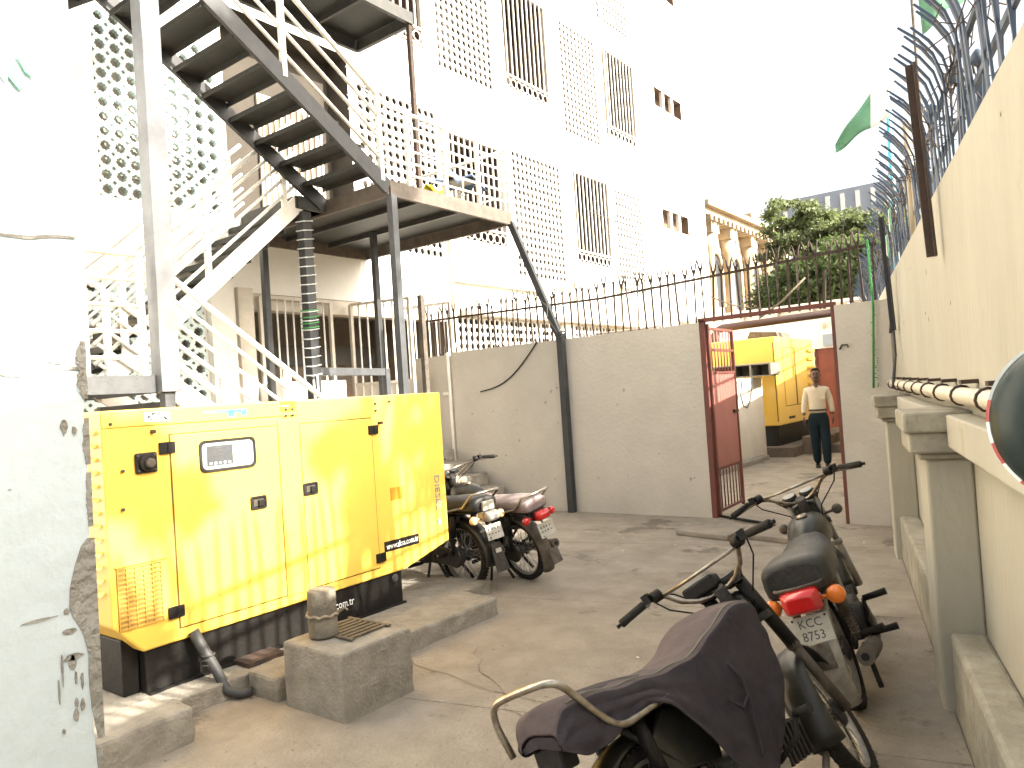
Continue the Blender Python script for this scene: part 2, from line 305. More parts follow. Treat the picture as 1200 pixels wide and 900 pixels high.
# ------------------------------------------------------------------ gate
gt=thing('red_gate','red steel gate standing open in the cross wall','gate',(-3.36,CY,0))
m_=MB(); m_.beam((-3.39,CY+.03,0),(-3.39,CY+.03,2.29),.06,.06); m_.build('gate_post','redpaint',gt)
m_=MB(); m_.beam((-1.945,CY+.03,0),(-1.945,CY+.03,2.29),.028,.05); m_.build('gate_post','redpaint',gt)
m_=MB(); m_.beam((-3.43,CY+.03,2.295),(-1.92,CY+.03,2.30),.06,.045); m_.build('lintel','redpaint',gt)
lf=Vector((-3.355,CY+.07,0)); ld=Vector((-.03,.86,0)); lu=ld.normalized()
m_=MB(); m_.beam(lf+Vector((0,0,.02)),lf+Vector((0,0,2.25)),.04,.04); m_.beam(lf+ld+Vector((0,0,.02)),lf+ld+Vector((0,0,2.2)),.035,.035)
for z in (.07,.55,1.68,2.2,1.95): m_.beam(lf+Vector((0,0,z)),lf+ld+Vector((0,0,z)),.03,.03)
leaf=m_.build('gate_leaf','redpaint',gt)
m_=MB(); m_.beam(lf+Vector((0,0,1.115)),lf+ld+Vector((0,0,1.115)),.012,1.1); m_.build('sheet_panel','pink',leaf)
for i in range(1,8):
    p=lf+ld*(i/8)
    m_=MB(); m_.tube([p+Vector((0,0,1.7)),p+Vector((0,0,2.2))],.008,6); m_.build('bar','pink',leaf)
    m_=MB(); m_.tube([p+Vector((0,0,.07)),p+Vector((0,0,.55))],.008,6); m_.build('bar','redpaint',leaf)
m_=MB(); m_.beam(lf+ld*.8+Vector((.02,0,1.2)),lf+ld*.98+Vector((.02,0,1.2)),.03,.03); m_.build('latch','rust',leaf)
m_=MB(); m_.tube([(-1.90,CY-.01,1.82),(-1.87,CY-.04,1.86),(-1.82,CY-.04,1.86),(-1.81,CY-.04,1.83)],.01,6); tag(m_.build('wall_hook','rust'),'small rusty hook on the wall right of the gate','hook')
# ------------------------------------------------------------------ right boundary wall
rw=thing('boundary_wall','long cream boundary wall with cement pillars along the right','wall',tuple(W0))
m_=MB(); wbox(m_,-10,13,.105,.35,-.05,2.475); m_.build('wall','cream',rw)
def pillar(s0):
    m_=MB(); wbox(m_,s0,s0+.34,-.085,.104,-.05,1.14); p=m_.build('pillar','cream',rw,bevel=.012)
    m_=MB(); wbox(m_,s0-.03,s0+.37,-.115,.104,1.141,1.17); wbox(m_,s0-.06,s0+.40,-.15,.103,1.171,1.265); m_.build('capital','bench',p,bevel=.01)
    m_=MB(); wbox(m_,s0-.08,s0+.42,-.17,.102,1.266,1.36); m_.build('cap_slab','bench',p,bevel=.012)
m_=MB()
for k in range(12):
    s=random.uniform(-7.5,-.5); z=random.uniform(1.6,2.4); r=random.uniform(.006,.016); m_.prism([wp(s+r*math.cos(a)*random.uniform(.5,1.2),.103,z+r*1.5*math.sin(a)*random.uniform(.6,1.2)) for a in [i*math.pi/3.5 for i in range(7)]],-WN*.001)
o=m_.build('chipped_paint_spots','bench',rw); o['kind']='stuff'
ps=[-4.49,-1.46,1.6,4.6,-7.55]
for s in ps: pillar(s)
e=sorted(ps)
for a,b in zip(e[:-1],e[1:]):
    m_=MB(); wbox(m_,a+.425,b-.085,0,.104,1.20,1.345); m_.build('ledge','cream',rw,bevel=.008)
    m_=MB(); wbox(m_,a+.345,b-.003,-.04,.104,-.05,.36); m_.build('bench_ledge','bench',rw,bevel=.02)
m_=MB(); wbox(m_,-10,-7.64,0,.104,1.2,1.345); m_.build('ledge','cream',rw,bevel=.008)
# pipe resting on the ledge
pp=thing('wall_pipe','pale horizontal pipe clamped along the boundary wall above the ledge','pipe',tuple(wp(-3,.06,1.43)))
m_=MB(); m_.tube([wp(-9,.045,1.435),wp(-4,.045,1.43),wp(-.1,.045,1.445)],.036,12); m_.build('pipe','paleplastic',pp)
for k in range(13):
    s=-.4-k*.62
    m_=MB(); m_.tube([wp(s,.045+.04*math.cos(a),1.432+.04*math.sin(a)) for a in [i*2*math.pi/12 for i in range(12)]],.006,5,closed=True); wbox(m_,s-.05,s+.01,.04,.104,1.48,1.497); m_.build('pipe_clamp','brown',pp)
# fence on boundary wall, spikes bending over the yard
bf=thing('leaning_spike_fence','dark blue iron fence with spikes bent over the yard on the boundary wall','fence',tuple(wp(0,.2,2.475)))
def bar_me():
    m_=MB(); secs=[[Vector((x-.005,-w_,z-.003)),Vector((x+.005,-w_,z+.003)),Vector((x+.005,w_,z+.003)),Vector((x-.005,w_,z-.003))] for x,z,w_ in ((0,0,.012),(0,.58,.012),(-.03,.70,.012),(-.09,.80,.010),(-.17,.89,.001))]; m_.loft(secs,smooth=False)
    o=m_.build('b','navy'); me=o.data; bpy.data.objects.remove(o); return me
bm_=bar_me(); rz=math.atan2(WN.y,WN.x)
for i in range(190):
    s=-8.2+i*.096
    link(bm_,'fence_bar',bf,WD*s,(random.uniform(-.03,.03),random.uniform(-.07,.05),rz+random.uniform(-.12,.12)))
for z,o_ in ((.06,0),(.30,.012),(.57,.012)):
    m_=MB(); m_.beam(wp(-8.2,.2+o_,2.475+z),wp(10,.2+o_,2.475+z),.02,.03); m_.build('rail','navy',bf)
# tangled wire and dry creeper caught between the rails
m_=MB()
for k in range(200):
    s=random.uniform(-8,6); p=wp(s,.2+random.uniform(-.08,.05),2.475+.52+random.gauss(0,.07)); pts=[p]
    for j in range(4): p=p+Vector((random.gauss(0,.04),random.gauss(0,.07),random.gauss(0,.05))); pts.append(p)
    m_.tube(pts,.0035,4)
m_.build('tangled_wire','brown',bf,kind='stuff')
posts=[(-4.05,2.12,3.12,'brown'),(-.9,1.92,2.95,'charcoal')]
for k,(s,z0,z1,mm) in enumerate(posts):
    m_=MB(); a=wp(s,.07,z0); b=wp(s+.02,.04,z1)
    m_.beam(a,b,.04,.012,upv=tuple(WN)); m_.beam(a+WD*.018-WN*.02,b+WD*.018-WN*.02,.01,.04,upv=tuple(WN))
    tag(m_.build('iron_stay',mm),['long brown angle iron stay bolted to the cream boundary wall','dark iron stay on the boundary wall near the gate corner'][k],'iron stay')
# ------------------------------------------------------------------ left foreground column
cl=thing('foreground_column','white plastered column with chipped edge at the left edge of the photo','column',(-1.6,.2,0))
m_=MB(); X=-1.02; Y1=.4335
# chipped front edge: polygon in the X plane, jagged on its right side
zz=[-.1]+[ .02+i*.035 for i in range(100)]
poly=[]
for z in zz:
    j=random.gauss(0,.0012)
    if .9<z<1.32: j-=.006*abs(math.sin(z*23))
    poly.append(Vector((X,.4130+.0137*z+j,z)))
poly+=[Vector((X,-1.6,zz[-1])),Vector((X,-1.6,-.1))]
m_.prism(poly,(-.62,0,0)); m_.build('shaft','column',cl)
def patch(pts,mt,name,th=.0015):
    m_=MB(); m_.prism([Vector((X+.0005,y,z)) for y,z in pts],(th,0,0)); return m_.build(name,mt,cl)
def ye(z): return .4130+.0137*z
def rag(z0,z1,w0,w1,n=24,w=None):   # ragged patch touching the edge
    L=[(ye(z0+(z1-z0)*i/n)+.004,z0+(z1-z0)*i/n) for i in range(n+1)]
    R_=[(ye(z0+(z1-z0)*i/n)-random.uniform(w0,w1)*math.sin(math.pi*(i+.3)/(n+.6))**.6-.001,z0+(z1-z0)*i/n) for i in range(n+1)]
    return L+R_[::-1]
big=[(.4275,1.405),(.420,1.398),(.411,1.375),(.4045,1.35),(.404,1.325),(.4065,1.312),(.413,1.30),(.419,1.285),(.421,1.26),(.420,1.235),(.4215,1.215),(.424,1.19),(.4275,1.15),(.437,1.15),(.437,1.405)]
patch([(a+random.uniform(-.0015,.0015),b+random.uniform(-.0015,.0015)) for a,b in big],'plaster','chipped_patch')
patch(rag(1.585,1.66,.004,.010),'plaster','chipped_patch'); patch(rag(1.50,1.56,.001,.004),'plaster','chipped_patch'); patch(rag(1.42,1.49,.0008,.003),'plaster','chipped_patch'); patch(rag(.9,1.14,.001,.004),'plaster','chipped_patch')
for cy_,cz_,ry_,rz_ in ((.366,1.318,.020,.0015),(.399,1.32,.003,.004),(.402,1.295,.008,.004),(.404,1.262,.011,.005),(.403,1.255,.004,.010),(.391,1.25,.0012,.022),(.386,1.225,.0012,.016),(.413,1.23,.0018,.010),(.412,1.20,.0025,.008),(.406,1.235,.0015,.008),(.405,1.205,.002,.006),(.404,1.19,.003,.008),(.389,1.175,.002,.003),(.405,1.634,.012,.004),(.408,1.55,.004,.010),(.345,1.48,.002,.001),(.42,1.545,.003,.006)):
    patch([(cy_+ry_*math.cos(a)*random.uniform(.7,1.2),cz_+rz_*math.sin(a)*random.uniform(.7,1.2)) for a in [i*2*math.pi/14 for i in range(14)]],'plaster','chipped_patch')
for z in (1.622,1.79):
    m_=MB(); n=16
    up_=[Vector((X+.0005,.0+(.434)*i/n,z+.004*math.sin(i*1.3)+random.uniform(.001,.003))) for i in range(n+1)]; dn=[p-Vector((0,0,random.uniform(.003,.006))) for p in up_]
    m_.prism(up_+dn[::-1],(.0012,0,0)); m_.build('horizontal_crack','plaster',cl)
fl=thing('small_flag','tiny green and white paper flag stuck on the white column','flag',(X+.004,.36,1.98))
for pts,mt in (([(.372,2.02),(.385,1.995),(.395,1.99),(.39,2.005),(.38,2.012)],'flaggreen'),([(.365,1.985),(.378,1.97),(.385,1.978),(.374,2.005)],'flaggreen'),([(.352,1.99),(.364,1.975),(.366,1.99),(.362,2.01)],'flagwhite')):
    m_=MB(); m_.prism([Vector((X+.003,a,b)) for a,b in pts],(.002,0,0)); m_.build('flag_scrap',mt,fl)
# ------------------------------------------------------------------ yellow generator
gn=thing('diesel_generator','long yellow diesel generator with control window beside the metal stair','generator',(-4.5,3.0,.1))
X0=-4.0; XB=-5.05; Ya,Yb=1.78,4.36; Zt=1.63
def hz(y): return 1.62+(y-Ya)*.005
prof=[(Ya,1.62),(Ya,.50),(1.93,.335),(3.87,.34),(Yb,.46),(Yb+.0,1.63)]
m_=MB(); m_.prism([Vector((X0,y,z)) for y,z in prof],(XB-X0,0,0)); body=m_.build('canopy_body','yellow',gn,bevel=.012)
def pnl(y0,z0,y1,z1,th=.006,name='door',mt='yellow',bev=.003,par=None):
    m_=MB(); m_.box((X0+.0,y0,z0),(X0+th,y1,z1)); return m_.build(name,mt,par or gn,bevel=bev)
# dark gap sheet behind doors then doors
pnl(2.13,.40,3.62,1.475,.001,'door_gap','seam',0)
d1=pnl(2.138,.408,2.83,1.467,.007,'door'); pnl(2.836,.40,2.995,1.50,.009,'centre_strip'); d2=pnl(3.002,.408,3.612,1.467,.007,'door')
m_=MB(); m_.box((X0+.0,Ya+.0,1.53),(X0+.009,3.0,1.615)); m_.build('top_rail','yellow',gn,bevel=.003)
# control window
m_=MB(); 
def rrect(y0,z0,y1,z1,r,x,n=5):
    P=[]
    for cy_,cz_,a0 in ((y1-r,z1-r,0),(y0+r,z1-r,90),(y0+r,z0+r,180),(y1-r,z0+r,270)):
        for i in range(n+1):
            a=math.radians(a0+90*i/n); P.append(Vector((x,cy_+r*math.cos(a),cz_+r*math.sin(a))))
    return P
a=rrect(2.30,1.235,2.665,1.42,.035,X0+.016); b=rrect(2.315,1.25,2.65,1.405,.03,X0+.016); a0=[p-Vector((.012,0,0)) for p in a]; b0=[p-Vector((.014,0,0)) for p in b]
m_.loft([a0,a,b,b0],caps=False,smooth=False); wf=m_.build('window_frame','rubber',d1)
m_=MB(); m_.prism(rrect(2.316,1.251,2.649,1.404,.03,X0+.008),(.003,0,0)); m_.build('window_glass','glass',wf)
m_=MB(); m_.box((X0+.0115,2.345,1.27),(X0+.0125,2.51,1.385)); m_.build('control_panel','steel',wf)
for i in range(5):
    m_=MB(); m_.box((X0+.0127,2.36+i*.03,1.278),(X0+.0135,2.374+i*.03,1.290)); m_.build('button','whiteink',wf)
m_=MB()
for k in range(7): m_.box((X0+.0127,2.355,1.30+k*.011),(X0+.0132,2.355+random.uniform(.05,.14),1.303+k*.011))
m_.build('panel_print','ink',wf)
for y in (2.655,2.90): 
    pass
def latch(y,z):
    m_=MB(); m_.loft([rrect(y-.055,z-.04,y+.055,z+.04,.012,X0+.007),rrect(y-.055,z-.04,y+.055,z+.04,.012,X0+.017),rrect(y-.045,z-.03,y+.045,z+.03,.01,X0+.017),rrect(y-.045,z-.03,y+.045,z+.03,.01,X0+.009)],smooth=False); l=m_.build('latch','rubber',gn)
    m_=MB(); m_.box((X0+.010,y-.035,z-.02),(X0+.013,y+.035,z+.02)); m_.build('latch_recess','chrome',l); m_=MB(); m_.box((X0+.013,y-.005,z-.025),(X0+.026,y+.035,z+.015)); m_.build('latch_handle','black',l,bevel=.003)
latch(2.665,1.02-.005); latch(3.055,1.045)
# hinges
for y,z in ((2.12,1.40),(2.12,.50),(3.63,1.385),(3.63,.475)):
    m_=MB(); m_.box((X0+.004,y-.05,z-.032),(X0+.017,y+.04,z+.032)); m_.beam((X0+.017,y,z-.032),(X0+.017,y,z+.032),.012,.012); m_.build('hinge','black',gn,bevel=.003)
# emergency stop
m_=MB(); m_.box((X0,1.935,1.275),(X0+.02,2.055,1.385)); es=m_.build('stop_housing','black',gn,bevel=.012)
m_=MB(); m_.lathe((X0+.02,1.995,1.33),(1,0,0),[(0,.04),(.012,.045),(.02,.04)],16); m_.build('stop_ring','rubber',es); m_=MB(); m_.lathe((X0+.02,1.995,1.33),(1,0,0),[(0,.012),(.03,.012),(.032,.026),(.045,.026),(.05,.018)],16); m_.build('stop_button','dust',es)
for y,z in ((1.95,1.29),(2.04,1.29),(1.95,1.37),(2.04,1.37),(1.87,1.30),(1.82,1.55),(1.86,1.1),(2.9,1.53),(2.95,1.53),(2.9,1.57),(2.95,1.57),(3.66,1.52),(3.66,1.57),(3.8,1.58)):
    m_=MB(); m_.lathe((X0+.006,y,z),(1,0,0),[(0,.009),(.012,.009),(.016,.004)],6); m_.build('bolt','steel',gn)
m_=MB(); m_.lathe((X0,2.04,1.495),(1,0,0),[(0,.011),(.03,.011)],8); m_.build('nozzle','rust',gn); m_=MB(); m_.lathe((X0,3.69,1.43),(1,0,0),[(0,.011),(.04,.011)],8); m_.build('nozzle','rust',gn)
# front vent
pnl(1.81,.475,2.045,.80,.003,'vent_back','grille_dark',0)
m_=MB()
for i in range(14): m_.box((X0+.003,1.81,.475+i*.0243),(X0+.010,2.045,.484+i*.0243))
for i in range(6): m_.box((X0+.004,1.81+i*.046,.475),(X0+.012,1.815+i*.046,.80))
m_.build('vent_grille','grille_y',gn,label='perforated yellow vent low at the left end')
m_=MB(); m_.box((X0,1.80,.805),(X0+.014,2.08,.812)); m_.build('vent_hood','yellow',gn)
# stickers and details
for i in range(13):
    m_=MB(); z=.68+i*.07; m_.prism([Vector((X0-.06,Ya,z)),Vector((X0-.06,Ya-.022,z-.018)),Vector((X0-.06,Ya-.022,z-.024)),Vector((X0-.06,Ya,z-.010))],(-.85,0,0)); m_.build('louvre','yellow',gn)
pnl(2.0,1.55,2.14,1.60,.0105,'label','whiteink',0); m_=MB()
for k in range(14): y=random.uniform(2.005,2.12); z=random.uniform(1.553,1.59); m_.box((X0+.0106,y,z),(X0+.0112,y+random.uniform(.008,.02),z+random.uniform(.004,.012)))
m_.build('label_print','ink',gn)
m_=MB(); m_.prism([Vector((X0+.0095,y,z)) for y,z in ((2.33,1.585),(2.62,1.59),(2.62,1.553),(2.585,1.55),(2.58,1.57),(2.54,1.568),(2.54,1.545),(2.50,1.545),(2.49,1.572),(2.34,1.578))],(.001,0,0)); m_.build('torn_blue_sticker','cyan',gn)
pnl(2.86,1.555,2.975,1.622,.0105,'orange_sticker','yellow2',0)
m_=MB(); m_.box((X0+.0106,2.865,1.59),(X0+.011,2.93,1.595)); m_.build('sticker_line','whiteink',gn)
m_=MB(); m_.box((X0+.0,3.76,.86),(X0+.004,3.88,.95)); m_.build('small_hatch','yellow2',gn)
m_=MB(); m_.box((X0+.0,3.67,.50),(X0+.002,4.02,.575)); st_=m_.build('black_sticker','black',gn)
def off(M,r): M=M.copy(); M.translation=M.translation-r.location; return M
text('www.aksa.com.tr',.062,'whiteink',gn,off(frame((0,1,.02),(0,0,1),(X0+.0035,3.85,.538)),gn),sx=.74)
text('DIESEL',.075,'inkblue',gn,off(frame((0,0,-1),(0,1,0),(X0+.0035,4.255,.85)),gn),sx=1.25)
m_=MB(); m_.box((X0+.002,4.235,.60),(X0+.0035,4.275,.64)); m_.build('sticker_mark','inkblue',gn)
# skid
m_=MB(); m_.box((-4.10,1.95,.1),(-4.03,3.85,.36)); m_.box((-4.95,1.86,.1),(-4.1,1.95,.40)); m_.box((-4.95,3.80,.1),(-4.1,3.87,.36)); m_.box((-4.95,1.95,.1),(-4.88,3.85,.36))
sk=m_.build('skid_base','black',gn,bevel=.006); m_=MB(); m_.box((-4.029,1.95,.1),(-3.995,3.85,.112)); m_.build('skid_flange','black',gn)
# cut-outs in the skid: two legs region
text('.com.tr',.075,'whiteink',gn,off(frame((0,1,0),(0,0,1),(-4.028,3.30,.23)),gn),sx=.8)
m_=MB(); m_.lathe((-4.03,3.78,.29),(1,0,0),[(0,.03),(.004,.03),(.004,.02),(.008,.018)],16); m_.build('lifting_eye','steel',gn)
m_=MB(); m_.box((-4.02,2.45,.10),(-3.86,2.70,.125)); m_.build('foot_plate','rust',gn)
# conduit
m_=MB(); m_.tube([(-3.985,2.2,.37),(-3.96,2.22,.30),(-3.86,2.25,.16),(-3.80,2.27,.05),(-3.74,2.31,.03),(-3.70,2.36,.035)],[.03,.031,.028,.027,.028,.026],10)
for t in (.24,.215,.19): m_.tube([(-3.91+.034*math.cos(a),2.235+.034*math.sin(a),t) for a in [i*math.pi/5 for i in range(10)]],.006,5,closed=True)
tag(m_.build('flexible_conduit','cable'),'grey flexible conduit hanging from the generator to the ground','conduit')
# plinth and kerb pieces
def rough(name,mt,x0,y0,x1,y1,z0,z1,parent=None,bev=.02,amp=.012,n=8,skew=0):
    mb=MB(); secs=[]
    import itertools
    vs=[];nx=max(2,int((x1-x0)/.08)); ny=max(2,int((y1-y0)/.08)); nz=max(2,int((z1-z0)/.06))
    def P(x,y,z):
        r=math.sin(x*31+y*17)*.5+math.sin(y*23+z*41)*.5+math.sin(x*53-z*37)*.4
        k=amp*r; cx,cy_=(x0+x1)/2,(y0+y1)/2
        return Vector((x+k*(1 if x>cx else -1)*.6,y+k*(1 if y>cy_ else -1)*.6,z+(k*.6 if z>z0+.01 else 0)))
    idx={}
    def vid(i,j,k):
        if (i,j,k) not in idx: idx[(i,j,k)]=len(vs); vs.append(P(x0+(x1-x0)*i/nx,y0+(y1-y0)*j/ny,z0+(z1-z0)*k/nz))
        return idx[(i,j,k)]
    fs=[]
    for i in range(nx):
        for j in range(ny): fs.append((vid(i,j,nz),vid(i+1,j,nz),vid(i+1,j+1,nz),vid(i,j+1,nz)))
    for i in range(nx):
        for k in range(nz): fs.append((vid(i,0,k),vid(i+1,0,k),vid(i+1,0,k+1),vid(i,0,k+1))); fs.append((vid(i+1,ny,k),vid(i,ny,k),vid(i,ny,k+1),vid(i+1,ny,k+1)))
    for j in range(ny):
        for k in range(nz): fs.append((vid(nx,j,k),vid(nx,j+1,k),vid(nx,j+1,k+1),vid(nx,j,k+1))); fs.append((vid(0,j+1,k),vid(0,j,k),vid(0,j,k+1),vid(0,j+1,k+1)))
    mb.add(vs,fs); o=mb.build(name,mt,parent,bevel=bev); return o
tag(rough('plinth','block',-5.3,1.45,-3.80,4.6,-.01,.10,bev=.01,amp=.006),'low concrete plinth under the yellow generator','plinth')
tag(rough('kerb_block','block',-3.80,1.45,-3.47,1.90,-.01,.17,amp=.010),'rough broken kerb block nearest the white column','kerb')
tag(rough('kerb_block','block',-3.78,2.38,-3.50,2.66,-.01,.13,amp=.012),'small broken kerb lump left of the square concrete block','kerb')
tag(rough('kerb_block','block',-3.78,2.95,-3.40,4.18,-.01,.125,amp=.012),'long rough kerb block right of the square concrete block','kerb')
cb=thing('concrete_block','square concrete block with a drain cover and a stub pillar on it','concrete block',(-3.2,2.6,0))
rough('block','block',-3.43,2.38,-2.95,2.86,-.01,.34,cb,bev=.015,amp=.006)
m_=MB()
for i in range(7): m_.box((-3.38+i*.045,2.56,.345),(-3.355+i*.045,2.8,.352))
m_.box((-3.40,2.54,.344),(-3.06,2.56,.354)); m_.box((-3.40,2.8,.344),(-3.06,2.82,.354)); m_.build('drain_cover','dust',cb)
cc=thing('stub_cylinder','grey brown cylinder standing on the square concrete block with rope round it','cylinder',(-3.27,2.53,.345))
m_=MB(); m_.lathe((-3.27,2.53,.35),(0,0,1),[(0,.075),(.01,.077),(.12,.076),(.125,.073),(.13,.076),(.235,.075),(.245,.068)],24); m_.build('cylinder','cementcyl',cc)
m_=MB(); 
m_.tube([(-3.27+.083*math.cos(a),2.53+.083*math.sin(a),.465+.006*math.sin(a*9)) for a in [i*2*math.pi/36 for i in range(36)]],.008,6,closed=True); m_.tube([(-3.20,2.58,.465),(-3.17,2.6,.49),(-3.16,2.61,.475)],.007,5); m_.build('rope_band','rope',cc)
# --- second part of the script is appended below
# ------------------------------------------------------------------ apartment building with breeze-block screens
FX=-8.8
ab=thing('apartment_building','tall white apartment block with breeze block screens and barred windows','building',(FX,10,0))
OP=[(10.2,11.87,4.5,6.5,'W'),(8.1,9.95,4.1,6.75,'P'),(12.2,14.0,4.0,6.6,'P'),(14.45,16.1,4.5,6.65,'W'),(16.5,17.9,4.0,6.6,'P'),
 (10.1,11.75,7.65,10.25,'P'),(12.1,13.75,7.85,10.1,'W'),(14.2,15.95,7.5,10.1,'P'),(16.2,17.9,7.85,10.1,'W'),(8.0,9.75,7.85,10.1,'W'),
 (16.2,17.8,10.8,13.4,'P'),(14.2,15.9,11.2,13.3,'W'),(19.2,21.0,9.45,9.98,'S'),(19.2,20.95,6.0,6.53,'S'),(19.2,21.0,12.9,13.4,'S'),
 (4.05,5.60,4.2,6.42,'L'),(3.45,5.25,1.3,3.2,'L'),(5.72,7.92,4.06,7.1,'R'),(5.95,9.9,-.02,3.2,'G'),
 (10.2,13.65,2.0,3.08,'P'),(14.2,17.85,2.0,3.08,'P')]
ys=sorted(set([-3.0,22.3]+[o[0] for o in OP]+[o[1] for o in OP])); zs=sorted(set([-.05,14.2]+[o[2] for o in OP]+[o[3] for o in OP]))
m_=MB(); vi={}
def vid(i,j):
    if (i,j) not in vi: vi[(i,j)]=len(m_.v); m_.v.append(Vector((FX,ys[i],zs[j])))
    return vi[(i,j)]
for i in range(len(ys)-1):
    for j in range(len(zs)-1):
        cy_=(ys[i]+ys[i+1])/2; cz_=(zs[j]+zs[j+1])/2
        if any(o[0]<cy_<o[1] and o[2]<cz_<o[3] for o in OP): continue
        m_.f.append([vid(i,j),vid(i+1,j),vid(i+1,j+1),vid(i,j+1)]); m_.sm.append(False)
# roof, far ends and back
m_.box((FX-9,-3,-.05),(FX-2.2,22.3,14.2))
m_.add([(FX,22.3,-.05),(FX-9,22.3,-.05),(FX-9,22.3,14.2),(FX,22.3,14.2)],[(0,1,2,3)]); m_.add([(FX,-3,14.2),(FX,22.3,14.2),(FX-2.3,22.3,14.2),(FX-2.3,-3,14.2)],[(0,1,2,3)]); m_.add([(FX,-3,-.05),(FX-2.3,-3,-.05),(FX-2.3,-3,14.2),(FX,-3,14.2)],[(0,1,2,3)])
m_.build('wall','white_wall',ab)
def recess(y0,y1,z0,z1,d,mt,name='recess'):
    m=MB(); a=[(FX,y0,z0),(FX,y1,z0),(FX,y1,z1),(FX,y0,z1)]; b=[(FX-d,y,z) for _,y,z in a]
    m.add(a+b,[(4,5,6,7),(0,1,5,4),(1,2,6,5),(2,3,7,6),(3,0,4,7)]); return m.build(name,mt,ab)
# a breeze block: an eight-sided ring in a square with cut corners and a lobed hole
def tile_mb(mb,y,z,s,x=FX-.03,th=.035,hy=None,sy=None):
    sy=sy or s; c=.17
    out=[(-.5+c,-.5),(.5-c,-.5),(.5,-.5+c),(.5,.5-c),(.5-c,.5),(-.5+c,.5),(-.5,.5-c),(-.5,-.5+c)]
    inn=[]
    for k in range(8):
        a=math.radians(-112.5+45*k); r=.40
        inn.append((r*math.cos(a),r*math.sin(a)))
    V=[]
    for X_ in (x+th/2,x-th/2):
        for P in (out,inn):
            for a,b in P: V.append((X_,y+a*sy,z+b*s))
    F=[]
    for k in range(8):
        n=(k+1)%8
        F.append((k,n,8+n,8+k)); F.append((8+k,8+n,24+n,24+k)); F.append((16+n,n,k,16+k)) 
    mb.add(V,F)
def lobed(name,s,sy,mt,th=.07):      # block with an eight-pointed star hole, as on the nearest screens
    m=MB(); c=.16; out=[(-.5+c,-.5),(0,-.5),(.5-c,-.5),(.5,-.5+c),(.5,0),(.5,.5-c),(.5-c,.5),(0,.5),(-.5+c,.5),(-.5,.5-c),(-.5,0),(-.5,-.5+c)]
    O=[];I=[]
    n=24
    def on_out(t):
        k=t*12; i=int(k)%12; f=k-int(k); a=out[i]; b=out[(i+1)%12]; return (a[0]+(b[0]-a[0])*f,a[1]+(b[1]-a[1])*f)
    for k in range(n):
        O.append(on_out(k/n)); a=math.atan2(O[-1][1],O[-1][0]); r=.36 if k%3!=1 else .29; I.append((r*math.cos(a),r*math.sin(a)))
    V=[]
    for X_ in (th/2,-th/2):
        for P in (O,I):
            for a,b in P: V.append((X_,a*sy,b*s))
    F=[]
    for k in range(n):
        q=(k+1)%n; F.append((k,q,n+q,n+k)); F.append((n+k,n+q,3*n+q,3*n+k)); F.append((2*n+q,q,k,2*n+k))
    m.add(V,F); o=m.build(name,mt); me=o.data; bpy.data.objects.remove(o); return me
lob=lobed('breeze_block',.165,.172,'aqua')
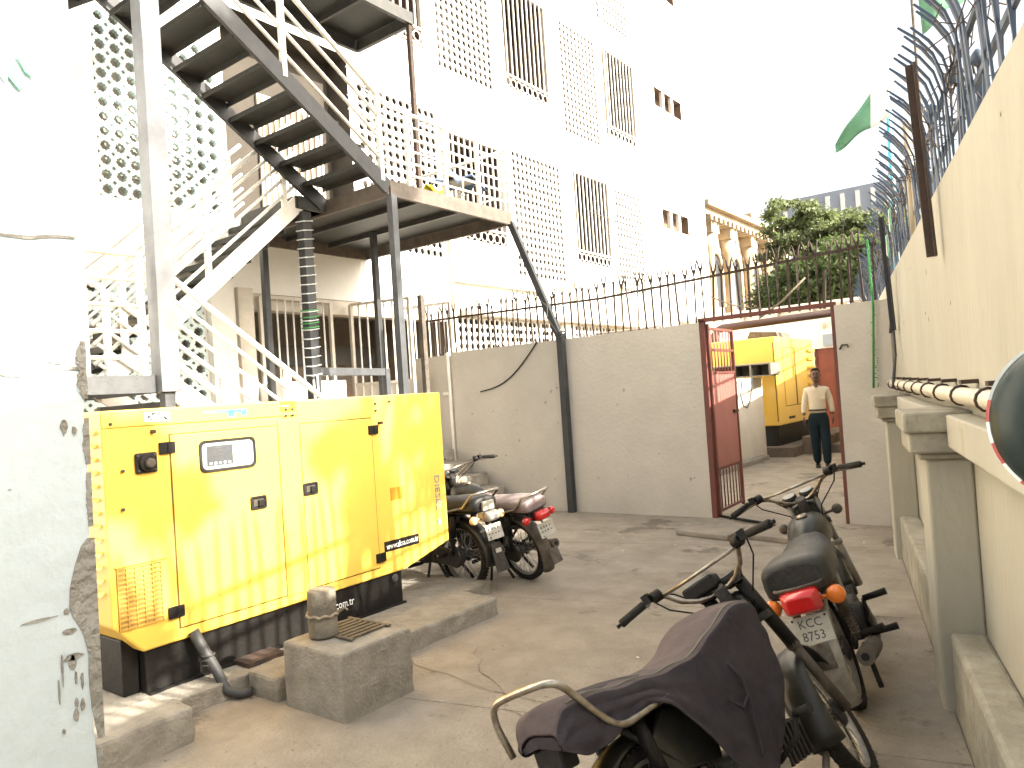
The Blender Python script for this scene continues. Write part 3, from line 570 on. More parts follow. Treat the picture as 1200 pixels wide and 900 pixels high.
for (y0,y1,z0,z1,t) in OP:
    if t in 'P': 
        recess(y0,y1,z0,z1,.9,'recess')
        m=MB(); nz=round((z1-z0)/.155); ny=round((y1-y0)/.155); s=(z1-z0)/nz; sy=(y1-y0)/ny
        for i in range(ny):
            for j in range(nz): tile_mb(m,y0+(i+.5)*sy,z0+(j+.5)*s,s*.995,sy=sy*.995)
        m.build('breeze_screen','white_wall',ab,kind='stuff')
    elif t=='L':
        r_=recess(y0,y1,z0,z1,.5,'recess_pale')
        nz=round((z1-z0)/.165); ny=round((y1-y0)/.172); s=(z1-z0)/nz; sy=(y1-y0)/ny
        for i in range(ny):
            for j in range(nz):
                p=Vector((-.03,y0+(i+.5)*sy-10,z0+(j+.5)*s)); o=link(lob,'breeze_block',ab,p); o.scale=(1,sy/.172,s/.165)
    elif t=='W':
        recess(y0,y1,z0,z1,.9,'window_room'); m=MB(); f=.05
        m.box((FX-.05,y0,z0),(FX+.03,y0+f,z1)); m.box((FX-.05,y1-f,z0),(FX+.03,y1,z1)); m.box((FX-.05,y0+f,z1-f),(FX+.03,y1-f,z1)); m.box((FX-.05,y0+f,z0),(FX+.028,y1-f,z0+.04)); m.box((FX-.05,y0+f,z0+.28),(FX+.028,y1-f,z0+.32))
        wf=m.build('window_frame','beige',ab)
        nbr=10; m=MB()
        for k in range(1,nbr): y=y0+(y1-y0)*k/nbr; m.box((FX-.015,y-.014,z0+.32),(FX+.015,y+.014,z1-f))
        m.build('window_bars','whitemetal',wf,kind='stuff')
        m=MB(); nr=8
        for k in range(nr):
            y=y0+.05+(y1-y0-.1)*(k+.5)/nr; m.tube([(FX,y+.09*math.cos(a),z0+.16+.09*math.sin(a)) for a in [i*math.pi/6 for i in range(12)]],.016,4,closed=True)
        m.build('ring_band','whitemetal',wf,kind='stuff')
    elif t=='S':
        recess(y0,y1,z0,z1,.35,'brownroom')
        for k in (1,2): y=y0+(y1-y0)*k/3; m=MB(); m.box((FX-.1,y-.06,z0),(FX-.005,y+.06,z1)); m.build('mullion','white_wall',ab)
    elif t=='R':
        recess(y0,y1,z0,z1,.5,'recess')
        m=MB(); m.box((FX-.48,6.55,4.08),(FX-.44,7.7,6.25)); d_=m.build('balcony_door','beige',ab); m=MB(); m.box((FX-.435,6.65,5.1),(FX-.43,7.6,6.15)); m.build('door_opening','brownroom',d_)
        for k in range(11): m=MB(); y=6.6+k*.105; m.box((FX-.42,y,4.1),(FX-.40,y+.03,6.2)); m.build('bar','whitemetal',d_)
    elif t=='G':
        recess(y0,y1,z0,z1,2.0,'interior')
        m=MB(); m.box((FX-1.98,5.96,2.35),(FX-1.9,9.89,2.7)); m.build('dark_band','band',ab)
        m=MB(); m.box((FX-1.98,6.1,0),(FX-1.93,7.3,2.1)); m.box((FX-1.98,8.2,0),(FX-1.93,9.3,2.0)); m.build('inner_door','brownroom',ab)
        m=MB(); m.box((FX-.25,5.95,2.98),(FX-.02,9.9,3.199)); m.build('lintel','beige',ab)
m=MB()
for (y0,y1,z0,z1,t) in OP:
    if t in 'WS':
        for k in range(5):
            y=random.uniform(y0,y1); L_=random.uniform(.2,.8); w_=random.uniform(.01,.035); m.add([(FX+.003,y-w_,z0-.02),(FX+.003,y+w_,z0-.02),(FX+.003,y+w_*.3,z0-L_),(FX+.003,y-w_*.2,z0-L_*.9)],[(0,1,2,3)])
m.build('drip_stains','recess_pale',ab,kind='stuff')
# ledges, pipes
m=MB(); m.box((FX,10.15,3.70),(FX+.12,12.9,3.76)); m.build('ledge','beige',ab)
m=MB(); m.box((FX,10.2,3.10),(FX+.22,17.9,3.19)); m.build('canopy_beam','beige',ab)
m=MB(); m.box((FX,13.7,-.05),(FX+.02,14.15,3.09)); m.build('pilaster','white_wall',ab)
for y,z0 in ((14.15,3.2),(16.3,3.2),(18.05,1.5),(10.02,2.6)):
    m=MB(); m.tube([(FX+.06,y,z0),(FX+.06,y,14)],.03,8); m.build('drain_pipe','paleplastic',ab)
m=MB(); m.tube([(FX+.3,14.6,2.85),(FX+.3,17.9,3.15),(FX+.3,18.0,2.7)],.03,6); m.build('service_pipe','dust',ab); m=MB(); m.tube([(FX+.1,14.9,5.75),(FX+.1,16.3,5.7)],.012,4); m.build('service_pipe','dust',ab)
# open grille leaves on the ground floor
def grille(name,a,b,z0,z1,zp,label):
    t=thing(name,label,'grille gate',tuple(a)); a=Vector(a); b=Vector(b)
    m=MB()
    for p in (a,b): m.beam(p+Vector((0,0,z0)),p+Vector((0,0,z1)),.05,.05)
    for z in (z0+.02,zp,z1): m.beam(a+Vector((0,0,z)),b+Vector((0,0,z)),.04,.04)
    m.build('gate_frame','beige',t); n=int((b-a).length/.13)
    for k in range(1,n):
        p=a+(b-a)*k/n; m=MB(); m.tube([p+Vector((0,0,z0)),p+Vector((0,0,z1))],.014,6); m.build('bar','whitemetal',t)
    if zp>z0+.3: m=MB(); m.beam(a+Vector((0,0,(z0+zp)/2)),b+Vector((0,0,(z0+zp)/2)),.008,zp-z0-.04); m.build('lower_sheet','beige',t)
grille('grille_gate',(-8.75,6.05,0),(-8.75,7.25,0),.05,3.15,.1,'cream barred grille gate left of the wire-wrapped post')
grille('grille_gate',(-8.7,7.6,0),(-7.75,7.9,0),.05,3.12,1.9,'open cream grille gate right of the wire-wrapped post')
grille('grille_gate',(-8.6,8.55,0),(-7.7,8.75,0),.05,3.1,.1,'narrow cream grille above the sheet panel at the wall end')
m=MB(); m.box((FX+.01,5.28,-.05),(FX+.12,5.62,3.3)); m.build('pilaster','white_wall',ab); m=MB(); m.box((FX+.01,5.7,-.05),(FX+.08,5.93,3.25)); m.build('pilaster','beige',ab)
m=MB(); m.box((FX+.02,5.95,.0),(FX+.6,7.0,1.95)); 
tag(m.build('low_partition','white_wall',bevel=.01),'low white partition behind the stair handrail','partition')
# entrance steps by cross wall
es_=thing('entrance_steps','grey cement steps rising left behind the parked motorcycles','steps',(-6.6,7.4,0))
for k in range(5):
    x1=-6.08-.3*k; m=MB(); m.box((-8.0,6.75,-.02 if k==0 else .17*k+.001),(x1,CY-.06,.17*(k+1))); m.build('step','block',es_,bevel=.01)
# ------------------------------------------------------------------ steel fire stair
fs=thing('fire_escape_stair','white railed open steel staircase zigzagging up beside the white building','staircase',(-6.5,4.5,0))
XA,XM,XI=-5.9,-7.0,-8.1
def flight(x0,x1,ya,za,yb,zb,outer,inner,n,railx,mtS_o,mtS_i,mtR='whitemetal',nr=3,posts=(.08,.55,.97),hr=.9):
    for x,mt in ((x0,mtS_o),(x1,mtS_i)):
        m=MB(); m.beam((x,ya,za-.06),(x,yb,zb-.06),.045,.17); m.build('stringer',mt,fs)
    for k in range(n):
        t=(k+.6)/n; y=ya+(yb-ya)*t; z=za+(zb-za)*(k+1)/(n+1)
        m=MB(); m.box((x1+.022,y-.15,z-.012),(x0-.022,y+.15,z)); dy=.142 if yb>ya else -.142
        m.box((x1+.022,y-dy-.008,z-.06),(x0-.022,y-dy+.008,z-.0121)); m.box((x1+.022,y+dy-.008,z-.05),(x0-.022,y+dy+.008,z-.0121)); m.build('stair_tread','tread',fs)
    for x in railx:
        for r in range(nr+1):
            h=hr-(hr-.12)*r/(nr+.3); m=MB(); m.tube([(x,ya,za+h),(x,yb,zb+h)],.028 if r==0 else .019,8); m.build('handrail' if r==0 else 'rail',mtR,fs)
        for t in posts:
            y=ya+(yb-ya)*t; z=za+(zb-za)*t; m=MB(); m.beam((x,y,z-.05),(x,y,z+hr),.052,.050); m.build('rail_post',mtR,fs)
ZL,ZP,ZL2=1.92,4.02,5.75
flight(XA,XM,5.8,.0,3.12,ZL,0,0,8,(XA,XM+.02),'beige','beige',nr=4)
flight(XM-.03,XI,3.1,ZL,5.45,ZP,0,0,10,(XM-.03,XI),'whitemetal','whitemetal',nr=4,posts=(.12,.5,.92))
flight(XA,XM+.03,5.8,ZP,3.1,ZL2,0,0,9,(XA,),'charcoal','charcoal',posts=(.03,.48,.95))
# landings
def deck(x0,x1,y0,y1,z,mt_edge,edge_h=.12,ribs=3,mt='tread'):
    m=MB(); m.box((x0+.03,y0+.03,z-.012),(x1-.03,y1-.03,z-.002)); m.build('platform_plate',mt,fs)
    for a,b in (((x0,y0),(x1,y0)),((x1,y0),(x1,y1)),((x1,y1),(x0,y1)),((x0,y1),(x0,y0))):
        m=MB(); m.beam((*a,z-edge_h/2),(*b,z-edge_h/2),.05,edge_h); m.build('edge_beam',mt_edge,fs)
    for k in range(1,ribs+1):
        y=y0+(y1-y0)*k/(ribs+1); m=MB(); m.box((x0+.03,y-.02,z-.075),(x1-.03,y+.02,z-.013)); m.build('cross_rib','darksteel',fs)
deck(XI,XA,2.0,3.1,ZL,'steel',.14,1)
deck(-8.78,XA,5.82,8.06,ZP+.02,'edgebeam',.17,2)
deck(XI,XM,5.42,5.82,ZP+.018,'darksteel',.14,1)
deck(XI-.2,XA,1.6,3.1,ZL2,'darksteel',.14,2)
deck(-6.85,XA,4.3,6.36,6.12,'darksteel',.14,2)
# more flights above (seen at the top left)
flight(XM-.03,XI,3.1,ZL2,5.2,7.35,0,0,9,(),'darksteel','darksteel',posts=())
# posts
def post(x,y,z0,z1,mt,w_=.09,name='support_post'):
    m=MB(); m.beam((x,y,z0),(x,y,z1),w_,w_); return m.build(name,mt,fs,bevel=.006)
post(XA+.03,3.14,ZL-.14,7.5,'steel_light',.16); post(XA+.03,3.14,0,ZL-.141,'steel'); post(XA+.02,5.83,.0,ZP-.14,'steel',.085); post(XM-.32,6.87,0,ZP-.14,'charcoal',.075); post(XA-.02,6.33,ZP+.03,6.0,'rust',.055); post(XI,2.1,0,ZL-.14,'steel'); post(XA,2.1,0,ZL-.14,'steel'); post(XI,5.7,0,ZP-.14,'charcoal',.08)
post(XM+.35,7.0,0,2.95,'dust',.07)
wpst=post(XM,5.5,0,3.86,'charcoal',.12); m=MB()
for k in range(18):
    z=1.95+k*.105; q=.068; m.tube([(XM+q,5.5-q,z),(XM+q,5.5+q,z+.02),(XM-q,5.5+q,z+.035),(XM-q,5.5-q,z+.012)],.007,4,closed=True)
m.tube([(XM+.07,5.44,1.9),(XM+.09,5.43,1.6),(XM+.07,5.44,1.2)],.012,5); m.tube([(XM+.09,5.48,1.95),(XM+.11,5.47,1.5),(XM+.09,5.46,1.1)],.01,5); m.build('wire_wrap','wire',wpst)
m=MB(); 
for z in (2.55,2.62,2.70,2.5): m.tube([(XM+.07,5.5-.07,z),(XM+.07,5.5+.07,z+.02),(XM-.07,5.5+.07,z+.03),(XM-.07,5.5-.07,z+.01)],.009,4,closed=True)
m.build('green_twine','garland',wpst)
m=MB(); m.beam((XM,5.56,2.0),(XM,6.60,1.98),.07,.09); m.beam((XM,6.64,1.3),(XM,6.64,2.03),.07,.08); m.build('tie_beam','steel',fs,bevel=.005)
# diagonal black strut with wall post
st2=thing('black_strut_post','black steel post on the cross wall with a leaning strut up to the platform','post',(-5.3,8.15,0))
m=MB(); m.beam((-5.30,8.17,0),(-5.30,8.17,2.33),.09,.09); m.build('post','charcoal',st2,bevel=.006); m=MB(); m.beam((-5.31,8.16,2.30),(-5.9,8.05,3.90),.085,.085); m.build('leaning_strut','charcoal',st2,bevel=.006)
m=MB()
for k in range(3): m.tube([(-5.34,8.11,2.28+k*.03),(-5.25,8.11,2.30+k*.03),(-5.25,8.22,2.31+k*.03),(-5.36,8.22,2.29+k*.03)],.006,4,closed=True)
m.tube([(-5.3,8.1,2.35),(-5.42,8.06,2.55),(-5.40,8.06,2.7),(-5.5,8.04,2.8)],.006,4); m.build('wire_tie','cable',st2)
# platform railing
def rail_run(a,b,z,h=.86,nr=4,np_=3):
    a=Vector(a);b=Vector(b)
    for r in range(nr+1):
        zz=z+h-(h-.1)*r/(nr+.2); m=MB(); m.tube([a+Vector((0,0,zz)),b+Vector((0,0,zz))],.025 if r==0 else .016,8); m.build('handrail' if r==0 else 'rail','whitemetal',fs)
    for k in range(np_+1):
        p=a+(b-a)*k/np_; m=MB(); m.beam(p+Vector((0,0,z)),p+Vector((0,0,z+h)),.045,.045); m.build('rail_post','whitemetal',fs)
rail_run((XA,6.15,0),(XA,8.04,0),ZP+.02,.84,5,3); rail_run((XA-.08,8.035,0),(-8.6,8.035,0),ZP+.02,.84,1,1)
rail_run((XA,2.1,0),(XA,2.98,0),ZL,.97,4,2)
rail_run((XA-.02,2.02,0),(XI,2.02,0),ZL,.95,4,2); rail_run((XI,2.05,0),(XI,3.05,0),ZL,.95,4,1)
# wavy creeper wires bridging the flight rail and platform rail
m=MB()
for r in range(5):
    h=.84-.15*r; m.tube([(XA,5.3,ZP+.30+h),(XA,5.55,ZP+.12+h),(XA,5.85,ZP+.02+h),(XA,6.15,ZP+.02+h)],.012,6)
m.build('bent_rail','whitemetal',fs)
# things on the platform
m=MB(); pts=[]; n=9
vs=[];F=[]
for i in range(n):
    for j in range(n):
        x=-6.25+.28*(i/(n-1)-.5); y=6.9+.42*(j/(n-1)-.5); z=ZP+.14+.07*math.sin(i*1.1)*math.cos(j*.9)+.05*math.exp(-((i-4)**2+(j-4)**2)/6); vs.append((x,y,z))
for i in range(n-1):
    for j in range(n-1): F.append((i*n+j,(i+1)*n+j,(i+1)*n+j+1,i*n+j+1))
m.add(vs,F,True); tag(m.build('yellow_cloth','yellowcloth',solid=.02),'crumpled yellow cloth bundle on the stair platform','cloth')
stl=thing('platform_stool','small pale stool on the platform under a blue grey cloth','stool',(-6.3,7.55,ZP))
for dx,dy in ((-.14,-.14),(.14,-.14),(-.14,.14),(.14,.14)): m=MB(); m.beam((-6.3+dx*1.15,7.55+dy*1.15,ZP+.03),(-6.3+dx,7.55+dy,ZP+.42),.025,.025); m.build('leg','whitemetal',stl)
m=MB(); m.box((-6.46,7.39,ZP+.42),(-6.14,7.71,ZP+.44)); m.build('seat','beige',stl); m=MB(); m.box((-6.44,7.42,ZP+.2),(-6.16,7.44,ZP+.22)); m.build('stretcher','whitemetal',stl)
m=MB(); vs=[];F=[]
for i in range(n):
    for j in range(n):
        u=i/(n-1)-.5; v=j/(n-1)-.5; z=ZP+.47+.05*math.sin(i*1.3+j)-.5*max(0,abs(v)-.33)-.3*max(0,abs(u)-.3); vs.append((-6.3+.46*u,7.5+.62*v,z))
for i in range(n-1):
    for j in range(n-1): F.append((i*n+j,(i+1)*n+j,(i+1)*n+j+1,i*n+j+1))
m.add(vs,F,True); tag(m.build('blue_cloth','bluecloth',solid=.012),'blue grey cloth draped over the stool on the platform','cloth')
# ------------------------------------------------------------------ beyond the gate
lw=thing('low_yard_wall','low grey white wall beyond the gate left of the second generator','wall',(-5,12,0))
m=MB(); m.box((-5.15,8.5,-.03),(-4.98,15.0,1.62)); m.build('wall','cross',lw,bevel=.01); m=MB(); m.box((-4.979,8.5,-.03),(-4.80,14.6,.09)); m.build('kerb','block',lw,bevel=.02)
tr=thing('trough_rack','grey white rack of three open troughs over the low wall beyond the gate','rack',(-5.1,14.8,1.63))
m=MB()
x0,x1=-5.75,-4.62
m.box((x0,14.4,1.86),(x1,15.0,1.89)); m.box((x0,14.4,1.635),(x1,15.0,1.655))
for k in range(4): x=x0+(x1-x0)*k/3; m.box((x-.02,14.4,1.655),(x+.02,15.0,1.86))
m.box((x0,14.98,1.655),(x1,15.0,1.86)); m.build('rack_frame','block',tr,bevel=.008)
m=MB(); m.tube([(-4.93,14.3,1.62),(-4.93,14.2,1.4),(-4.93,14.1,1.2),(-4.93,13.9,1.05),(-4.93,13.7,1.1),(-4.93,13.6,1.3),(-4.93,13.7,1.55)],.012,5); m.build('hanging_wire','cable',tr)
g2=thing('second_generator','yellow generator beyond the red gate behind the low wall','generator',(-5.5,16.4,0))
m=MB(); m.box((-6.6,15.12,.62),(-4.72,17.9,2.42)); m.build('canopy_body','yellow',g2,bevel=.02)
m=MB(); m.box((-4.719,15.6,1.0),(-4.712,16.35,2.2)); m.build('door','yellow',g2,bevel=.004); m=MB(); m.box((-4.719,16.45,1.0),(-4.712,17.2,2.2)); m.build('door','yellow',g2,bevel=.004)
m=MB(); m.box((-4.7195,15.585,.985),(-4.7185,17.215,2.215)); m.build('door_gap','seam',g2)
for k in range(7): m=MB(); m.box((-4.72,17.3,1.0+k*.19),(-4.66,17.8,1.05+k*.19)); m.build('louvre','yellow',g2)
m=MB(); m.box((-4.725,15.75,.72),(-4.71,16.15,.77)); m.build('black_sticker','black',g2)
m=MB(); m.box((-5.55,15.11,1.05),(-5.54,15.12,1.75)); m.box((-4.76,15.115,.7),(-4.74,15.12,2.3)); m.build('seam_line','seam',g2)
m=MB(); m.box((-6.5,15.25,.2),(-4.8,17.8,.62)); m.build('skid_base','black',g2)
m=MB(); vs=[(-5.6,16.0,2.42),(-4.9,16.0,2.42),(-4.9,16.9,2.42),(-5.6,16.9,2.42),(-5.5,16.0,2.62),(-4.95,16.0,2.56),(-4.95,16.9,2.56),(-5.5,16.9,2.62)]; m.add(vs,[(4,5,6,7),(0,1,5,4),(1,2,6,5),(2,3,7,6),(3,0,4,7)]); m.build('roof_hood','dust',g2)
m=MB(); m.tube([(-6.25,15.9,2.4),(-6.25,15.9,2.62),(-6.2,15.95,2.72),(-6.1,16.0,2.77),(-5.5,16.2,2.80),(-2.2,16.6,2.93)],.085,12)
ep=m.build('exhaust_pipe','maroon'); tag(ep,'dark maroon exhaust pipe running right over the second generator','pipe')
pl2=thing('generator_steps','stepped dark concrete plinth under the second generator','plinth',(-4.3,16,0))
for (a,b) in (((-6.8,15.0,-.03),(-4.45,18.2,.2)),((-4.449,15.6,-.03),(-4.0,18.2,.36)),((-3.999,15.9,-.03),(-3.2,18.2,.17))): m=MB(); m.box(a,b); m.build('plinth_block','dirt',pl2,bevel=.015)
bw=thing('back_building','low white building across the end of the far yard','building',(-5,20,0))
m=MB(); m.box((-10,20,-.03),(-5.25,23,3.40)); m.box((-4.35,20,-.03),(0,23,3.40)); m.box((-5.25,20,2.27),(-4.35,23,3.40)); m.box((-5.25,20.3,-.03),(-4.35,23,2.269)); m.build('wall','white_wall',bw)
m=MB(); m.box((-10,19.85,3.38),(0,20.0,3.46)); m.build('parapet','white_wall',bw)
m=MB(); m.box((-5.25,20.05,0),(-4.36,20.10,2.268)); dd=m.build('door','reddoor',bw); m=MB(); m.box((-5.27,20.02,0),(-5.20,20.12,2.269)); m.build('door_frame','redpaint',dd)
m=MB(); m.box((-5.0,19.93,2.32),(-4.3,19.99,2.62)); m.build('blue_sign','officegrey',bw)
for x in (-7.0,-6.1,-5.2,-4.3,-3.4):
    m=MB(); m.beam((x,19.98,3.30),(x,19.75,3.22),.05,.18); m.build('bracket','beige',bw)
m=MB(); m.lathe((-4.95,19.9,2.95),(0,0,-1),[(0,.03),(.05,.07),(.16,.05),(.2,.02)],10); m.build('lamp','paleplastic',bw)
# ------------------------------------------------------------------ old sandstone building
ob=thing('old_stone_building','old sandstone building with columns and heavy cornice behind the white block','building',(-16,40,0))
m=MB(); m.box((-24,35.8,-.5),(-14.6,50,10.0)); m.build('wall','sandstone',ob)
m=MB(); m.box((-24,35.2,10.0),(-13.9,50.5,10.35)); m.box((-24,35.0,10.352),(-13.6,50.7,10.6)); m.box((-24,35.5,10.602),(-14.1,50.2,10.85)); m.build('cornice','sandstone',ob)
for k in range(24): m=MB(); m.box((-14.5,35.6+k*.62,9.72),(-13.75,35.85+k*.62,9.998)); m.build('cornice_bracket','sandstone',ob)
for k,y in enumerate((36.6,39.2,42.4,45.6,48.8)):
    m=MB(); m.box((-14.85,y-.5,-.5),(-14.05,y+.5,1.0)); m.lathe((-14.42,y,1.0),(0,0,1),[(0,.42),(.1,.34),(4,.33),(7.4,.28),(7.5,.38),(7.7,.32),(8.2,.5)],14); m.box((-14.95,y-.5,9.2),(-13.95,y+.5,9.72)); m.build('column','sandstone',ob)
for y in (37.9,40.8,44.0,47.2):
    for z in (1.6,5.6):
        m=MB(); P=[Vector((-14.62,y-.55,z)),Vector((-14.62,y+.55,z))]+[Vector((-14.62,y+.55*math.cos(a),z+2.2+.55*math.sin(a))) for a in [math.pi*i/8 for i in range(9)]]; m.prism(P,(.05,0,0)); a_=m.build('arched_window','darkglass',ob)
        m=MB(); m.tube([Vector((-14.55,y+.68*math.cos(a),z+2.2+.68*math.sin(a))) for a in [math.pi*i/10 for i in range(11)]],.13,6); m.beam((-14.55,y-.68,z),(-14.55,y-.68,z+2.2),.2,.2); m.beam((-14.55,y+.68,z),(-14.55,y+.68,z+2.2),.2,.2); m.build('window_surround','sandstone',a_)
m=MB(); m.box((-15.6,36.4,10.85),(-14.6,37.9,12.0)); m.box((-15.3,37.3,12.0),(-14.9,37.7,13.2)); m.lathe((-15.1,37.5,13.2),(0,0,1),[(0,.1),(.1,.28),(.5,.3),(.8,.12),(.9,.0)],10); m.build('finial','sandstone',ob)
m=MB(); m.box((-14.8,43,10.85),(-14.2,44.5,11.3)); m.box((-14.8,47,10.85),(-14.2,48,11.2)); m.build('parapet_block','sandstone',ob)
# small barred window on the bit of lower block left of it
# ------------------------------------------------------------------ far office building
of=thing('office_block','distant grey office block with white fins behind the treetops','building',(-20,95,0))
m=MB(); m.box((-27,92,-.5),(-8,110,20)); m.build('wall','officewhite',of)
m=MB(); m.box((-27.3,91.7,20),(-7.7,110,22.9)); m.build('top_storey','officegrey',of)
for k in range(12): m=MB(); x=-26.4+k*1.62; m.box((x,91.55,20.5),(x+.45,91.7,22.4)); m.build('white_fin','flagwhite',of)
for f_ in range(5):
    m=MB(); z=4+f_*3.2; m.box((-26.5,91.93,z),(-8.5,91.99,z+1.5)); m.build('window_strip','officegrey',of)
m=MB(); m.box((-40,100,-.5),(-27.4,115,19)); m.build('side_wing','officewhite',of); m=MB(); m.box((-40.2,99.7,19.001),(-27.35,115,21.2)); m.build('side_top_storey','officegrey',of)
# ------------------------------------------------------------------ trees
def tree(name,label,base,blobs,lm,nleaf,ls,trunk_r,limbs,seed):
    r=np.random.default_rng(seed); t=thing(name,label,'tree',base); b=Vector(base)
    m=MB(); top=b+Vector((0,0,limbs[0])); m.tube([b,b+Vector((.15,.1,limbs[0]*.5)),top],[trunk_r,trunk_r*.8,trunk_r*.62],9)
    for c,R in blobs:
        c_=Vector(c); mid=(top+c_)/2+Vector((r.uniform(-.3,.3),r.uniform(-.3,.3),-.3)); m.tube([top,mid,c_],[trunk_r*.5,trunk_r*.3,trunk_r*.1],6)
        for q in range(5):
            e_=c_+Vector((r.normal(0,R[0]*.5),r.normal(0,R[1]*.5),r.uniform(0,R[2]*.7))); m.tube([mid,(mid+e_)/2+Vector((0,0,.15)),e_],[trunk_r*.2,trunk_r*.12,trunk_r*.04],5)
    m.build('trunk','bark',t)
    P=[];tot=sum(R[0]*R[1]*R[2] for _,R in blobs)
    for c,R in blobs:
        n=int(nleaf*R[0]*R[1]*R[2]/tot); ncl=max(8,n//(130 if lm=='leaf' else 60))
        d=r.normal(size=(ncl,3)); d/=np.linalg.norm(d,axis=1)[:,None]; cen=np.array(c)+d*np.array(R)*(r.uniform(.35,1.0,(ncl,1))**.5)
        cen[:,2]=np.maximum(cen[:,2],c[2]-R[2]*.55)
        k=r.integers(0,ncl,n); sp=r.uniform(.25,.55,ncl)[k][:,None]*min(R)*.42
        P.append(cen[k]+r.normal(size=(n,3))*sp*np.array([1,1,.55]))
    P=np.concatenate(P); n=len(P)
    a=r.normal(size=(n,3)); a/=np.linalg.norm(a,axis=1)[:,None]; c2=np.cross(a,r.normal(size=(n,3))); c2/=np.linalg.norm(c2,axis=1)[:,None]
    L=ls*r.uniform(.6,1.3,(n,1)); V=np.stack([P-a*L,P+c2*L*.42,P+a*L,P-c2*L*.42],1).reshape(-1,3)-np.array(base)
    me=bpy.data.meshes.new('crown'); me.vertices.add(4*n); me.vertices.foreach_set('co',V.ravel()); me.loops.add(4*n); me.loops.foreach_set('vertex_index',np.arange(4*n)); me.polygons.add(n); me.polygons.foreach_set('loop_start',np.arange(0,4*n,4)); me.polygons.foreach_set('loop_total',np.full(n,4)); me.update(); me.validate()
    me.materials.append(MT[lm]); o=bpy.data.objects.new('crown',me); COL.objects.link(o); o.parent=t; return t
tree('feathery_tree','bright green feathery tree rising over the cross wall before the office block',(-7.6,32,0),[((-9.0,32,8.2),(1.2,1.6,.9)),((-7.9,32,7.4),(1.6,2,1.0)),((-6.6,31.5,7.0),(1.6,2,.9)),((-5.4,31,6.9),(1.3,1.5,.9)),((-4.6,30.5,6.2),(1.2,1.5,.9)),((-8.7,32,6.7),(1.5,1.8,.8)),((-7.0,32,6.0),(2.0,2,.8))],'leaf',34000,.10,.22,(4.6,),3)
tree('dark_tree','dense dark green tree behind the spiked fence left of the corner',(-7.0,27,0),[((-7.6,27,4.6),(1.4,1.5,1.1)),((-6.2,27,4.9),(1.4,1.5,1.3)),((-5.0,26.5,4.7),(1.3,1.4,1.4)),((-3.9,26,4.6),(1.0,1.2,1.3)),((-3.2,25.5,4.4),(.9,1.2,1.2))],'leaf2',26000,.10,.18,(2.4,),5)
tree('shade_tree','leafy street tree behind the boundary wall out of view on the right, high crown added to shade the facade',(5.4,4.3,0),[((4.0,3.05,6.0),(.7,.45,.75)),((5.5,4.9,7.1),(.7,.35,.4)),((5.0,5.6,7.0),(.5,.4,.5)),((3.2,5.9,9.7),(1.2,1.5,1.2)),((4.6,5.2,10.2),(1.1,1.3,1.1))],'leaf2',9500,.16,.14,(4.0,),8)  # unseen tree read from dappled shade; two highest clumps added to shade the facade
# ------------------------------------------------------------------ flags, poles, garlands at the corner
fg=thing('green_white_flag','green and white flag flying left over the corner of the fence','flag',(-1.5,8.6,2.5))
m=MB(); m.tube([(-1.36,8.62,2.4),(-1.33,8.62,4.72)],.010,6); m.build('flag_pole','flagwhite',fg)
def flagmesh(P0,du,dv,nu,nv,taper,wav,mt,name,u0=0,u1=1,par=None):
    m=MB(); vs=[];F=[]
    for i in range(nu+1):
        u=u0+(u1-u0)*i/nu
        for j in range(nv+1):
            v=j/nv; p=Vector(P0)+Vector(du)*u+Vector(dv)*(v-.0)*(1-taper*u)+Vector((0,1,0))*wav*math.sin(u*7+v*2)+Vector((0,0,1))*wav*.5*math.sin(u*9+v*3); vs.append(p)
    for i in range(nu):
        for j in range(nv): F.append((i*(nv+1)+j,(i+1)*(nv+1)+j,(i+1)*(nv+1)+j+1,i*(nv+1)+j+1))
    m.add(vs,F,True); return m.build(name,mt,par,solid=.004)
flagmesh((-1.335,8.6,4.70),(-.56,.05,-.64),(-.02,0,-.50),14,6,.85,.03,'flagwhite','white_band',0,.30,fg)
flagmesh((-1.335,8.6,4.70),(-.56,.05,-.64),(-.02,0,-.50),20,6,.85,.03,'flaggreen','green_field',.30,1,fg)
p=Vector((-.76,6.2,2.3))
f2=thing('hanging_green_flag','green flag hanging behind the spikes at the top right','flag',tuple(p))
m=MB(); m.tube([(-.76,6.22,2.3),(-.76,6.22,4.95)],.012,6); m.build('flag_stick','dust',f2)
flagmesh((-.74,6.2,4.85),(.30,.2,-.12),(.03,0,-.85),10,6,.45,.03,'flaggreen','flag_cloth',0,1,f2)
for k,(s,z,lab) in enumerate(((-1.9,2.62,'upper small green and white flag hooked on the boundary fence'),(-1.4,2.50,'lower small green and white flag hooked on the boundary fence'))):
    q=thing('small_fence_flag',lab,'flag',tuple(wp(s,.0,z)),'small flags on the boundary fence')
    flagmesh(wp(s,.03,z+.2),(-.03,.10,0),(0,0,-.2),5,4,.2,.01,'flaggreen','green_field',0,.7,q); flagmesh(wp(s,.03,z+.2),(-.03,.10,0),(0,0,-.2),5,4,.2,.01,'flagwhite','white_band',.7,1.1,q)
m=MB(); m.tube([(-1.40,8.75,2.5),(-1.36,8.75,4.35)],.03,8); tag(m.build('light_blue_pole','bluepole'),'thin light blue pole among the spikes at the yard corner','pole')
m=MB(); m.tube([wp(-1.75,.2,2.3),wp(-1.75,.2,3.5)],.03,8); tag(m.build('yellow_bamboo_pole','sandstone'),'pale yellow pole behind the boundary fence spikes','pole')
